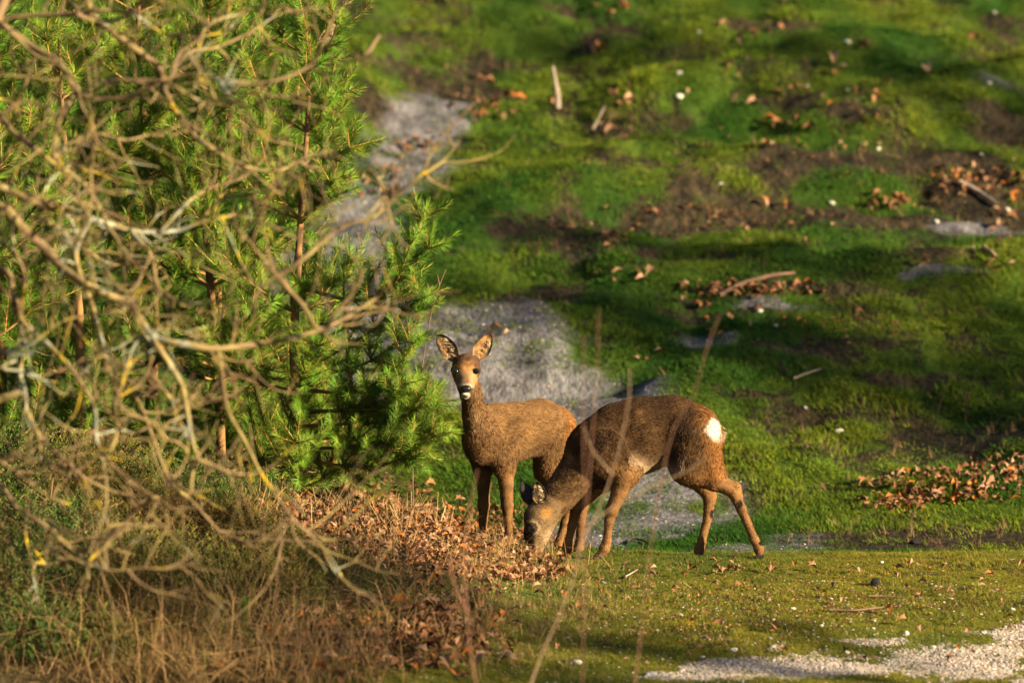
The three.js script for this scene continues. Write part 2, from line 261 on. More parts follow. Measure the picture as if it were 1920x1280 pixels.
// a cupped leaf-shaped ear with thickness, black rim, pale tufts inside
function ear(root, B, baseP, tipP, face, width, inner, outer, seed) {
  const a = baseP.clone().sub(B), t = tipP.clone().sub(B), Y = t.clone().sub(a), len = Y.length(); Y.normalize();
  const Z = face.clone().addScaledVector(Y, -face.dot(Y)).normalize(), X = V().crossVectors(Y, Z);
  const nu = 22, nvv = 14, pos = [], col = [], idx = [], rnd = rng(seed), S = nvv + 1, tufts = [];
  const at = (u, v, off) => { const w = width * (0.42 + 0.58 * ss(0, 0.42, u)) * Math.pow(Math.max(0, 1 - Math.pow(Math.max(0, u - 0.4) / 0.6, 2)), 0.7), ang = v * 1.25 * (1 - 0.45 * u); return a.clone().addScaledVector(Y, u * len).addScaledVector(X, w * Math.sin(ang) / Math.sin(1.25 * (1 - 0.45 * u))).addScaledVector(Z, -w * 0.95 * (Math.cos(ang) - Math.cos(1.25 * (1 - 0.45 * u))) - 0.02 * u * u + off); };
  for (const [off, c] of [[0.0016, inner], [-0.0022, outer]]) for (let i = 0; i <= nu; i++) for (let j = 0; j <= nvv; j++) {
    const u = i / nu, v = j / nvv * 2 - 1; pos.push(...at(u, v, off).toArray());
    const rim = Math.max(ss(0.60, 0.78, Math.abs(v)) * ss(0.25, 0.5, u), ss(0.80, 0.9, u)), k = 1 + 0.35 * (rnd() - 0.5);
    const dark = [0.010, 0.008, 0.007]; let cc = c;
    if (off > 0 && Math.abs(v) < 0.55 && u > 0.2 && u < 0.85) cc = rnd() < 0.5 ? [c[0] * 1.5, c[1] * 1.6, c[2] * 1.9] : [c[0] * 0.7, c[1] * 0.65, c[2] * 0.6];
    for (let m = 0; m < 3; m++) col.push(lerp(cc[m] * k, dark[m], rim));
  }
  const half = (nu + 1) * S;
  for (let s = 0; s < 2; s++) for (let i = 0; i < nu; i++) for (let j = 0; j < nvv; j++) { const o = s * half + i * S + j; idx.push(o, o + 1, o + S + 1, o, o + S + 1, o + S); }
  const edge = (p, q) => idx.push(p, q, q + half, p, q + half, p + half);
  for (let i = 0; i < nu; i++) { edge(i * S, (i + 1) * S); edge(i * S + nvv, (i + 1) * S + nvv); } for (let j = 0; j < nvv; j++) edge(nu * S + j, nu * S + j + 1);
  const g = new THREE.BufferGeometry(); g.setAttribute('position', new THREE.Float32BufferAttribute(pos, 3)); g.setAttribute('color', new THREE.Float32BufferAttribute(col, 3)); g.setIndex(idx); g.computeVertexNormals();
  const m = mesh('ear', g, EAR_MAT, root);
  for (let k = 0; k < 260; k++) {
    const u = 0.06 + 0.66 * rnd(), sgn = rnd() < 0.5 ? -1 : 1, out = rnd() < 0.45, v = out ? rnd() * 2 - 1 : sgn * (0.25 + 0.5 * rnd()), q = at(u, v, out ? -0.002 : 0.001);
    const d = out ? Y.clone().addScaledVector(Z, -0.35) : Y.clone().multiplyScalar(0.7).addScaledVector(X, -Math.sign(v) * 0.6).addScaledVector(Z, 0.5);
    d.addScaledVector(V(rnd() - 0.5, rnd() - 0.5, rnd() - 0.5), 0.5).normalize();
    const c = out ? (u > 0.6 || Math.abs(v) > 0.6 ? [0.012, 0.009, 0.008] : outer) : [0.52, 0.43, 0.30], j = 0.6 + 0.7 * rnd();
    tufts.push({ m: orient(q, d, rnd() * 6.28, 0.0011, out ? 0.008 : 0.02 + 0.012 * rnd()), c: [c[0] * j, c[1] * j, c[2] * j] });
    tufts.at(-1).m.scale(V(1, 1, 1));
  }
  furMesh('ear_hair', tufts, m);
}
function ball(root, name, B, p, r, mat, scale = [1, 1, 1], turn) { const g = new THREE.SphereGeometry(r, 20, 14); const m = mesh(name, g, mat, root); m.position.copy(p.clone().sub(B)); m.scale.set(...scale); if (turn) m.rotation.set(...turn); return m; }
function onSkin(sdf, B, px, py, z0) { let z = z0; for (; z > z0 - 0.5; z -= 0.001) { const p = P(px, py, z).sub(B); if (sdf(p.x, p.y, p.z) < 0) break; } return P(px, py, z); }
function hooves(root, B, list, fwd) {        // cloven: two pointed toes
  for (const [px, py, z, lean] of list) {
    const sh = new THREE.Shape(); sh.moveTo(-0.018, 0); sh.lineTo(0.026, 0); sh.quadraticCurveTo(0.028, 0.006, 0.018, 0.016); sh.lineTo(0.006, 0.032); sh.lineTo(-0.014, 0.030); sh.lineTo(-0.018, 0);
    const toes = [-1, 1].map((s) => { const g = new THREE.ExtrudeGeometry(sh, { depth: 0.010, bevelEnabled: true, bevelSize: 0.002, bevelThickness: 0.003, bevelSegments: 2 }); g.translate(0, 0, s > 0 ? 0.002 : -0.012); g.rotateY(-s * 0.1); return g; });
    const h = mesh('hoof', mergeGeometries(toes), HOOF_MAT, root); h.position.copy(P(px, py, z).sub(B)); h.rotation.y = Math.atan2(-fwd.z, fwd.x); if (lean) h.rotation.z = lean;
  }
}
const furNoise = (p, s) => 1 + 0.14 * vn3(p, 60, s) + 0.12 * vn3(p, 160, s + 3) + 0.12 * vn3(p, 14, s + 6);
const mix3 = (a, b, t) => [lerp(a[0], b[0], t), lerp(a[1], b[1], t), lerp(a[2], b[2], t)];
const mul3 = (a, k) => [a[0] * k, a[1] * k, a[2] * k];
const COAT = { flank: [0.150, 0.084, 0.036], grizzle: [0.054, 0.031, 0.016], leg: [0.225, 0.122, 0.050], pale: [0.40, 0.29, 0.18], neck: [0.19, 0.118, 0.058], white: [0.80, 0.73, 0.62], dark: [0.020, 0.015, 0.012], rusty: [0.29, 0.130, 0.038] };

// --- the grazing deer
{
  const B = V(0.72, 0, 0), side = V(0, 0, 1);
  const bones = [
    ['trunk', [[1130, 850, 0, 63], [1205, 815, 0, 67], [1258, 803, 0, 58], [1296, 807, 0, 51]], { sq: 0.66, k: 0.03 }],
    ['trunk', [[1112, 840, 0, 44], [1150, 800, 0, 40]], { sq: 0.6, k: 0.04 }],
    ['neck', [[1106, 862, 0, 46], [1077, 896, 0, 34], [1050, 927, 0, 29], [1034, 945, 0, 28]], { sq: 0.7, flow: -1, k: 0.03 }],
    ['head', [[1034, 945, 0, 26], [1011, 970, 0, 26.5], [1004, 1000, 0, 20.5]], { sq: 0.84, flow: -1, k: 0.02 }],
    ['muzzle', [[1004, 1000, 0, 19.5], [1002, 1030, 0, 13.5], [1003, 1040, 0, 11.5]], { sq: 0.8, flow: -1, k: 0.02 }],
    ['head', [[1033, 964, 0, 17], [1013, 1018, 0, 11]], { sq: 0.75, flow: -1, k: 0.02 }],
    ['head', [[1000, 988, 0.045, 7], [996, 980, 0.04, 7]], { k: 0.015 }],
    ['head', [[1000, 988, -0.045, 7], [996, 980, -0.04, 7]], { k: 0.015 }],
    ['thigh', [[1298, 818, 0.045, 50], [1296, 872, 0.06, 36], [1338, 900, 0.07, 20]], { sq: 0.8, k: 0.04 }],
    ['thigh', [[1322, 838, 0.05, 30], [1340, 888, 0.07, 20]], { k: 0.04 }],
    ['leg', [[1338, 900, 0.07, 19], [1376, 922, 0.075, 13.5], [1391, 955, 0.075, 9.8], [1414, 1010, 0.075, 9], [1423, 1026, 0.075, 10.5], [1425, 1036, 0.075, 9]], { k: 0.012 }],
    ['leg', [[1352, 897, 0.07, 8], [1381, 912, 0.075, 8.5], [1386, 930, 0.075, 8]], { k: 0.016 }],
    ['thigh', [[1290, 830, -0.05, 42], [1290, 875, -0.07, 30], [1316, 905, -0.08, 19]], { sq: 0.8, k: 0.04 }],
    ['leg', [[1316, 905, -0.08, 18], [1331, 934, -0.08, 13], [1327, 972, -0.08, 9.2], [1316, 1015, -0.08, 8.6], [1312, 1030, -0.08, 10], [1310, 1039, -0.08, 9]], { k: 0.012 }],
    ['leg', [[1326, 915, -0.08, 8], [1337, 926, -0.08, 8]], { k: 0.014 }],
    ['thigh', [[1140, 848, 0.055, 46], [1172, 886, 0.065, 30]], { sq: 0.7, k: 0.035 }],
    ['leg', [[1172, 888, 0.065, 26], [1162, 922, 0.065, 17], [1147, 957, 0.065, 13.5], [1142, 978, 0.065, 9.2], [1138, 1014, 0.065, 8.6], [1134, 1028, 0.065, 10.5], [1127, 1038, 0.065, 9]], { k: 0.014 }],
    ['thigh', [[1135, 860, -0.05, 42], [1132, 896, -0.06, 26]], { sq: 0.7, k: 0.035 }],
    ['leg', [[1132, 898, -0.06, 24], [1106, 926, -0.06, 16], [1081, 950, -0.06, 12.5], [1073, 985, -0.06, 9], [1066, 1018, -0.06, 9], [1064, 1028, -0.06, 10.5], [1060, 1038, -0.06, 9]], { k: 0.014 }],
    ['rump', [[1325, 796, 0, 22], [1342, 808, 0, 11], [1349, 822, 0, 5]], { sq: 1.3, k: 0.02 }],
  ];
  const toPx = (p) => { const w = p.clone().add(B); return [960 + w.x * FPX / (DIST - w.z), 640 + ((EYE - w.y) / (DIST - w.z) - Math.tan(PITCH)) * FPX]; };
  const colour = (p, n, q, t) => {
    const [px, py] = toPx(p), f = furNoise(p, 71), wob = 14 * vn3(p, 9, 75) + 8 * vn3(p, 30, 77);
    let c = COAT.flank;
    const ax = q.a.clone().addScaledVector(q.ab, t), rel = p.clone().sub(ax), up = rel.y / Math.max(0.02, lerp(q.ra, q.rb, t));
    if (q.part === 'trunk' || q.part === 'thigh' || q.part === 'rump') {
      c = mix3(COAT.grizzle, COAT.flank, clamp(0.10 + 0.45 * vn3(p, 11, 79) + 0.4 * vn3(p, 45, 80), 0, 1));
      if (px > 1180 && px < 1285) c = mix3(c, COAT.pale, ss(838, 880, py + wob) * 0.75);
      if (q.part === 'thigh') c = mix3(c, COAT.leg, ss(868, 890, py + wob));
      c = mix3(c, COAT.rusty, ss(1290, 1345, px + wob) * 0.7);
      const e = Math.hypot((px - 1341) / 14, (py - 799) / 21); c = mix3(c, COAT.white, ss(1.25, 0.6, e + 0.045 * wob));
    } else if (q.part === 'neck') {
      c = mix3(COAT.neck, COAT.grizzle, clamp(0.45 + 0.6 * vn3(p, 40, 82) + 0.3 * vn3(p, 12, 83), 0, 1));
    } else if (q.part === 'head' || q.part === 'muzzle') {
      c = mix3([0.075, 0.036, 0.022], [0.20, 0.135, 0.075], ss(988, 1004, px + wob * 0.6));
      c = mix3(c, COAT.pale, ss(1012, 1030, px + wob * 0.5) * ss(985, 1005, py) * 0.7);
      c = mix3(c, [0.42, 0.32, 0.20], ss(17, 12, Math.hypot(px - 1000, py - 990) + wob * 0.2) * 0.7); c = mix3(c, COAT.dark, ss(12, 9, Math.hypot((px - 997) * 0.9, py - 991)) * 0.9);
      c = mix3(c, [0.40, 0.22, 0.06], ss(16, 6, Math.hypot(px - 1024, py - 962) + wob * 0.3) * 0.7);
      if (py > 1000) c = mix3(c, COAT.dark, ss(1006, 998, px + wob * 0.3));
    } else if (q.part === 'leg') {
      c = mix3(COAT.leg, COAT.flank, clamp(0.35 + 0.7 * vn3(p, 26, 84), 0, 1));
      if (px > 1365) { const e = Math.hypot((px - 1389) / 7, (py - 947) / 10) + 0.03 * wob; c = mix3(c, COAT.dark, ss(1.1, 0.8, e)); if (Math.hypot(px - 1429, py - 1020) < 5) c = COAT.dark; }
      if (px > 1290 && px < 1345) { const e = Math.hypot((px - 1337) / 5, (py - 965) / 10) + 0.03 * wob; c = mix3(c, COAT.dark, ss(1.1, 0.8, e)); }
    }
    return mul3(c, f);
  };
  const { root, sdf } = makeDeer('roe_deer', { bones, side, base: B, colour, seed: 5, hairs: 95000 });
  tag(root, 'grazing roe deer with head down in the leaves and white rump patch', 'deer');
  ear(root, B, P(1018, 950, 0.04), P(1004, 905, 0.07), V(-0.25, -0.1, 0.95), 0.036, [0.42, 0.27, 0.11], [0.09, 0.06, 0.035], 81);  // near ear lightened inside: warm light that misses it is put into its colour
  ear(root, B, P(1003, 950, -0.035), P(977, 906, -0.07), V(-0.45, 0.2, -0.9), 0.036, [0.30, 0.2, 0.1], [0.035, 0.028, 0.026], 83);
  const ez = onSkin(sdf, B, 997, 991, 0.2); ball(root, 'eye', B, ez.clone().add(V(0, 0, -0.005)), 0.0175, EYE_MAT, [0.95, 1.1, 0.8]);
  ball(root, 'eye', B, V(ez.x, ez.y, -ez.z + 0.005), 0.0175, EYE_MAT, [0.95, 1.1, 0.8]);
  ball(root, 'nose', B, P(1000, 1043, 0), 0.026, NOSE_MAT, [1.0, 0.7, 1.0]);
  hooves(root, B, [[1426, 1046, 0.075, -0.25], [1309, 1048, -0.08], [1122, 1048, 0.065], [1058, 1046, -0.06]], V(-1, 0, 0));
}
// --- the deer that looks up
{
  const Z = (px) => -0.98 - ((px - 960) / 400) * 0.83, B = V(0.06, height(0.06, -1.1), -1.1), side = V(0.64, 0, 0.77), X = V(1, 0, 0), zh = -0.76;
  const bones = [
    ['trunk', [[912, 818, Z(912), 44], [960, 810, Z(960), 54], [1012, 803, Z(1012), 54], [1042, 802, Z(1042), 43]], { sq: 0.72, k: 0.03 }],
    ['trunk', [[905, 830, Z(905), 42], [925, 790, Z(925), 34]], { sq: 0.7, k: 0.04 }],
    ['neck', [[908, 815, Z(908), 40], [890, 776, -0.82, 24], [883, 738, -0.80, 20.5], [877, 705, -0.80, 19]], { sq: 0.86, flow: -1, k: 0.035, L: X }],
    ['head', [[874, 689, zh - 0.01, 27.5], [873, 702, zh + 0.05, 23.5]], { L: X, flow: -1, k: 0.02 }],
    ['muzzle', [[873, 702, zh + 0.05, 22], [873, 724, zh + 0.15, 15], [873, 733, zh + 0.185, 12.5]], { L: X, flow: -1, k: 0.02 }],
    ['head', [[874, 712, zh, 20], [873, 738, zh + 0.14, 10]], { L: X, flow: -1, k: 0.02 }],
    ['head', [[853, 693, zh + 0.045, 8], [858, 700, zh + 0.07, 8]], { k: 0.015 }],
    ['head', [[893, 693, zh + 0.045, 8], [888, 700, zh + 0.07, 8]], { k: 0.015 }],
    ['thigh', [[936, 838, -0.91, 42], [946, 874, -0.88, 25]], { sq: 0.8, k: 0.035 }],
    ['leg', [[946, 876, -0.88, 22], [949, 905, -0.88, 15.5], [951, 948, -0.88, 13], [953, 975, -0.88, 9.2], [954, 1012, -0.88, 8.8], [953, 1024, -0.88, 10.5], [950, 1033, -0.88, 9]], { k: 0.014 }],
    ['thigh', [[906, 842, -0.95, 36], [906, 874, -0.98, 23]], { sq: 0.8, k: 0.035 }],
    ['leg', [[906, 876, -0.98, 20], [907, 905, -0.98, 14.5], [907, 946, -0.98, 12.5], [906, 975, -0.98, 9], [905, 1012, -0.98, 8.8], [904, 1022, -0.98, 10.5], [901, 1031, -0.98, 9]], { k: 0.014 }],
    ['thigh', [[1046, 822, -1.12, 40], [1038, 878, -1.08, 30], [1068, 918, -1.10, 19]], { sq: 0.85, k: 0.04 }],
    ['leg', [[1068, 918, -1.10, 18], [1092, 948, -1.12, 13], [1089, 980, -1.12, 9.4], [1087, 1016, -1.12, 8.8], [1086, 1027, -1.12, 10.5], [1083, 1036, -1.12, 9]], { k: 0.014 }],
    ['thigh', [[1026, 838, -1.24, 34], [1026, 880, -1.22, 24], [1048, 912, -1.24, 18]], { sq: 0.85, k: 0.04 }],
    ['leg', [[1048, 912, -1.24, 17], [1068, 946, -1.26, 12.5], [1059, 980, -1.26, 9], [1049, 1014, -1.26, 8.6], [1047, 1024, -1.26, 10], [1044, 1033, -1.26, 9]], { k: 0.014 }],
    ['rump', [[1058, 798, -1.24, 20], [1070, 806, -1.28, 10]], { k: 0.02 }],
  ];
  const toPx = (p) => { const w = p.clone().add(B); return [960 + w.x * FPX / (DIST - w.z), 640 + ((EYE - w.y) / (DIST - w.z) - Math.tan(PITCH)) * FPX]; };
  const colour = (p, n, q, t) => {
    const [px, py] = toPx(p), f = furNoise(p, 91), wob = 12 * vn3(p, 9, 95) + 8 * vn3(p, 30, 97), zz = p.z + B.z;
    let c = COAT.flank;
    if (q.part === 'trunk' || q.part === 'thigh' || q.part === 'rump') {
      c = mix3(mix3(COAT.flank, COAT.grizzle, 0.5), mix3(COAT.flank, [0.25, 0.145, 0.06], 0.5), clamp(0.5 + 0.5 * vn3(p, 12, 98) + 0.45 * vn3(p, 45, 99), 0, 1));
      c = mix3(c, COAT.rusty, ss(1050, 1075, px + wob) * 0.8);
      if (q.part === 'thigh') c = mix3(c, COAT.leg, ss(868, 890, py + wob));
    } else if (q.part === 'neck') {
      c = mix3(COAT.neck, [0.16, 0.088, 0.040], clamp(0.5 + wob / 14, 0, 1));
      c = mix3(c, [0.33, 0.215, 0.11], ss(16, 5, Math.hypot((px - 886) * 0.8, (py - 790) * 0.35) + wob * 0.4) * 0.7);
    } else if (q.part === 'head' || q.part === 'muzzle') {
      c = mix3([0.10, 0.052, 0.026], [0.27, 0.14, 0.05], clamp(0.5 + wob / 11, 0, 1));
      c = mix3(c, COAT.dark, Math.max(ss(10, 7, Math.hypot(px - 853.5, (py - 697) * 1.3)), ss(10, 7, Math.hypot(px - 892, (py - 696) * 1.3))) * 0.9);
      c = mix3(c, [0.07, 0.042, 0.028], ss(692, 672, py + wob * 0.4) * 0.7);
      c = mix3(c, [0.34, 0.22, 0.11], ss(13, 5, Math.hypot(px - 888, (py - 708) * 0.7)) * 0.6);
      c = mix3(c, [0.085, 0.06, 0.045], ss(16, 6, Math.hypot(px - 866, (py - 711) * 0.8)) * 0.7);  // left cheek darkened, right cheek paler: shade and sunlight put into the coat colour
      if (zz > zh + 0.1) { c = mix3(c, [0.36, 0.28, 0.21], ss(717, 721, py) * ss(732, 727, py) * 0.6); c = mix3(c, [0.02, 0.017, 0.015], ss(724, 729, py) * ss(8, 12, Math.abs(px - 873))); if (py > 737) c = mix3(c, COAT.white, ss(737, 740, py + wob * 0.15) * ss(10, 6, Math.abs(px - 873)) * 0.6); }
      c = mul3(c, 1 + 0.38 * vn3(p, 120, 93) + 0.2 * vn3(p, 50, 94));
      if (zz > zh + 0.1 && py < 737 && Math.hypot(px - 873, py - 729) > 13) c = mix3(c, [0.30, 0.2, 0.11], 0.3);
    } else if (q.part === 'leg') c = mix3(COAT.leg, COAT.flank, clamp(0.35 + 0.7 * vn3(p, 26, 86), 0, 1));
    return mul3(c, f);
  };
  const { root, sdf } = makeDeer('roe_deer', { bones, side, base: B, colour, seed: 9, hairs: 85000 });
  tag(root, 'alert roe deer standing with raised head and upright ears beside the pine', 'deer');
  ear(root, B, P(859, 679, zh - 0.02), P(818, 626, zh - 0.03), V(-0.12, -0.05, 1), 0.043, [0.27, 0.145, 0.05], [0.12, 0.07, 0.035], 85);
  ear(root, B, P(890, 677, zh - 0.02), P(921, 624, zh - 0.03), V(0.12, -0.05, 1), 0.043, [0.27, 0.145, 0.05], [0.12, 0.07, 0.035], 87);
  for (const [px, py] of [[853.5, 697], [892, 696]]) ball(root, 'eye', B, onSkin(sdf, B, px, py, 0.2).add(V(0, 0, -0.0065)), 0.0150, EYE_MAT, [1, 0.95, 0.85]);
  ball(root, 'nose', B, onSkin(sdf, B, 873, 729, 0.2).add(V(0, 0, -0.008)), 0.025, NOSE_MAT, [1.1, 0.74, 0.7]);
  ball(root, 'chin', B, onSkin(sdf, B, 873, 738, 0.2).add(V(0, -0.003, -0.012)), 0.021, std([0.58, 0.53, 0.46]), [0.95, 0.38, 0.7]);
  hooves(root, B, [[949, 1040, -0.88], [900, 1038, -0.98], [1082, 1044, -1.12], [1043, 1041, -1.26]], V(-0.77, 0, 0.64));
}

// ------------------------------------------------------------------ young pines
// a branch or stem: a round, tapering, slightly uneven tube
function tube(pts, r0, r1, sides, colour, opt = {}) {
  const curve = new THREE.CatmullRomCurve3(pts), n = opt.seg ?? Math.max(3, Math.round(curve.getLength() / (opt.step ?? 0.06))), fr = curve.computeFrenetFrames(n, false);
  const pos = [], col = [], nor = [], idx = [];
  for (let i = 0; i <= n; i++) {
    const t = i / n, c = curve.getPointAt(t), R = lerp(r0, r1, Math.pow(t, opt.pow ?? 1)) * (1 + (opt.rough ?? 0.08) * vn(t * n * 0.6, r0 * 999, 21));
    for (let j = 0; j <= sides; j++) {
      const a = j / sides * Math.PI * 2, N = fr.normals[i].clone().multiplyScalar(Math.cos(a)).addScaledVector(fr.binormals[i], Math.sin(a)), rr = R * (1 + (opt.rough ?? 0.08) * vn(j * 1.7, i * 0.9, 23));
      const q = c.clone().addScaledVector(N, rr); pos.push(q.x, q.y, q.z); nor.push(N.x, N.y, N.z); col.push(...colour(q, t));
      if (i && j) { const o = i * (sides + 1) + j, u = o - sides - 1; idx.push(u - 1, u, o, u - 1, o, o - 1); }
    }
  }
  const g = new THREE.BufferGeometry(); g.setAttribute('position', new THREE.Float32BufferAttribute(pos, 3)); g.setAttribute('normal', new THREE.Float32BufferAttribute(nor, 3)); g.setAttribute('color', new THREE.Float32BufferAttribute(col, 3)); g.setIndex(idx);
  return g;
}
const BARK = new THREE.MeshPhysicalMaterial({ vertexColors: true, roughness: 0.95, specularIntensity: 0.25, side: THREE.DoubleSide });
const pineBark = (q, t) => { const k = 0.75 + 0.35 * vn3(q, 45, 25) + 0.25 * vn3(q, 120, 27), p = ss(-0.1, 0.5, vn3(q, 18, 29)); return [lerp(0.36, 0.20, p) * k, lerp(0.20, 0.125, p) * k, lerp(0.085, 0.075, p) * k]; };
const twigBark = (q, t) => { const k = 0.8 + 0.3 * vn3(q, 70, 25); return [0.36 * k, 0.215 * k, 0.08 * k]; };
// a shoot of paired needles round a thin stem, 0.16 m long, +y
function shootGeometry(seed, count, spread) {
  const r = rng(seed), pos = [], col = [], L = 0.16;
  const stemC = [0.46, 0.28, 0.09];
  for (let j = 0; j < 4; j++) { const a = j * 1.5708, b = a + 1.5708, R = 0.0036; const p = [[Math.cos(a) * R, 0, Math.sin(a) * R], [Math.cos(b) * R, 0, Math.sin(b) * R], [Math.cos(b) * R * 0.6, L, Math.sin(b) * R * 0.6], [Math.cos(a) * R * 0.6, L, Math.sin(a) * R * 0.6]]; for (const k of [0, 1, 2, 0, 2, 3]) { pos.push(...p[k]); col.push(...stemC); } }
  for (let k = 0; k < count; k++) {
    const y = L * (0.02 + 0.98 * (k / count)), az = k * 2.399 + r(), tip = ss(0.75, 1, y / L), el = lerp(spread, spread * 0.45, tip) * (0.8 + 0.4 * r()), len = (0.046 + 0.024 * r()) * (1 - 0.25 * tip);
    const g = 0.75 + 0.5 * r(), c = r() < 0.06 ? [0.24 * g, 0.15 * g, 0.05 * g] : [0.125 * g, 0.235 * g, 0.020 * g];
    for (const off of [-0.10, 0.10]) {
      const A = az + off, d = V(Math.cos(A) * Math.sin(el), Math.cos(el), Math.sin(A) * Math.sin(el)), w = V(-Math.sin(A), 0, Math.cos(A)).multiplyScalar(0.0010), o = V(0, y, 0), m = o.clone().addScaledVector(d, len * 0.55).add(V(0, 0.002, 0)), e = o.clone().addScaledVector(d, len).add(V(0, 0.008, 0));
      const q = [o.clone().sub(w), o.clone().add(w), m.clone().add(w), m.clone().sub(w), e];
      for (const n of [0, 1, 2, 0, 2, 3, 3, 2, 4]) { pos.push(q[n].x, q[n].y, q[n].z); col.push(...c); }
    }
  }
  return triGeo(pos, col);
}
const NEEDLE = new THREE.MeshPhysicalMaterial({ vertexColors: true, roughness: 0.6, specularIntensity: 0.4, side: THREE.DoubleSide });
const SHOOTS = [shootGeometry(1, 74, 1.0), shootGeometry(2, 66, 1.15), shootGeometry(3, 80, 0.85)];
const toward = (az, el) => V(Math.cos(az) * Math.cos(el), Math.sin(el), Math.sin(az) * Math.cos(el));
function pine(o) {
  const r = rng(o.seed), gx = o.x, gz = o.z, gy = height(gx, gz), root = base('pine_tree', gx, gy, gz), H = o.h;
  const shoots = [[], [], []], put = (p, d, s) => shoots[Math.floor(r() * 3)].push({ m: orient(p, d, r() * 6.28, s), c: (() => { const age = 0.8 + 0.4 * r(), hue = 0.8 + 0.45 * r(); return [age * hue, age, age]; })() });
  const along = (pts, from, step, s) => {     // needles along a stem from that share of it to its tip
    const c = new THREE.CatmullRomCurve3(pts), L = c.getLength(), n = Math.max(1, Math.round(L * (1 - from) / step));
    for (let k = 0; k < n; k++) { const t = from + (1 - from) * (k / n); put(c.getPointAt(Math.min(1, t)), c.getTangentAt(Math.min(1, t)).normalize(), s * (0.85 + 0.3 * r())); }
    return c;
  };
  const lean = V((r() - 0.5) * 0.08 + (o.lean ?? 0), 0, (r() - 0.5) * 0.08), trunkAt = (y) => V(lean.x * y + 0.025 * Math.sin(y * 2.3 + o.seed), y, lean.z * y + 0.02 * Math.cos(y * 1.9 + o.seed));
  const tp = []; for (let k = 0; k <= 10; k++) tp.push(trunkAt(H * k / 10 - (k ? 0 : 0.06)));
  mesh('trunk', tube(tp, o.r ?? 0.028, 0.006, 9, pineBark, { step: 0.05 }), BARK, root);
  along(tp.slice(-2), 0, 0.11, 1.15);
  const limb = (pts, rad, dens, wl = 1) => {
    mesh('branch', tube(pts, rad, 0.0022, 6, twigBark, { step: 0.05 }), BARK, root);
    const c = new THREE.CatmullRomCurve3(pts), L = c.getLength();
    along(pts, clamp(1 - 0.42 / L, 0.15, 0.8), 0.12, 1.0);
    const tip = c.getPointAt(1), td = c.getTangentAt(1).normalize();
    const whorl = (p, d, n, len) => { for (let k = 0; k < n; k++) { const a = k / n * 6.283 + r(), side = V().crossVectors(d, Math.abs(d.y) < 0.9 ? UPV : V(1, 0, 0)).normalize(), up = V().crossVectors(side, d), q = d.clone().multiplyScalar(0.75).addScaledVector(side, Math.cos(a) * 0.75).addScaledVector(up, Math.sin(a) * 0.75 + 0.3).normalize(); const l = len * (0.7 + 0.6 * r()), e = p.clone().addScaledVector(q, l).add(V(0, l * 0.2, 0)); along([p.clone(), p.clone().lerp(e, 0.5).add(V(0, -0.01, 0)), e], 0.0, 0.12, 0.9); } };
    whorl(tip, td, 4, 0.12 * wl);
    for (let d = 0.16; d < L - 0.05; d += 0.13 + 0.08 * r()) { const t = d / L; if (t < 0.22) continue; const n = dens ?? 2 + (r() < 0.5 ? 1 : 0); whorl(c.getPointAt(t), c.getTangentAt(t).normalize(), n - (r() < 0.4 ? 1 : 0), lerp(0.30, 0.14, t) * wl); }
  };
  for (let y = o.low ?? 0.08; y < H - 0.08; y += 0.34 + 0.14 * r()) {
    const n = 4 + Math.floor(r() * 2), a0 = r() * 6.283;
    for (let k = 0; k < n; k++) {
      const az = a0 + k / n * 6.283 + (r() - 0.5) * 0.5; let L = Math.min(o.reach ?? 0.75, 0.16 + 0.36 * (H - y)) * (0.75 + 0.4 * r());
      if (o.limit && Math.cos(az) > 0.2) L = Math.min(L, o.limit);
      const el = lerp(0.25, 0.8, y / H) + (r() - 0.5) * 0.3, d = toward(az, el), p = trunkAt(y), e = p.clone().addScaledVector(d, L).add(V(0, 0.15 * L, 0)), m = p.clone().addScaledVector(d, L * 0.5).add(V((r() - 0.5) * 0.05, -0.05 * L, (r() - 0.5) * 0.05));
      limb([p, m, e], 0.004 + 0.009 * L);
    }
    if (y < H * 0.35) for (let k = 0; k < 2; k++) {       // dead lower twigs
      const az = r() * 6.283, p = trunkAt(y + 0.1), L = 0.2 + 0.3 * r(), d = toward(az, (r() - 0.4) * 0.6);
      mesh('dead_twig', tube([p, p.clone().addScaledVector(d, L * 0.5).add(V(0, -0.02, 0)), p.clone().addScaledVector(d, L).add(V((r() - 0.5) * 0.08, (r() - 0.3) * 0.08, 0))], 0.004, 0.0012, 5, (q) => { const k2 = 0.8 + 0.4 * vn3(q, 60, 33); return [0.22 * k2, 0.17 * k2, 0.12 * k2]; }), BARK, root);
    }
  }
  for (const path of o.limbs ?? []) {
    const pts = path.map(([px, py, z]) => P(px, py, z).sub(V(gx, gy, gz)));
    pts[0].copy(trunkAt(clamp(pts[0].y, 0.1, H))); limb(pts, 0.011, path.dens ?? 4, 0.75);
  }
  shoots.forEach((l, k) => copies('needles', SHOOTS[k], NEEDLE, l, root));
  return tag(root, o.label, 'tree', 'young pines');
}
const at = (px, z) => P(px, 900, z).x;
const P1Z = -0.55;
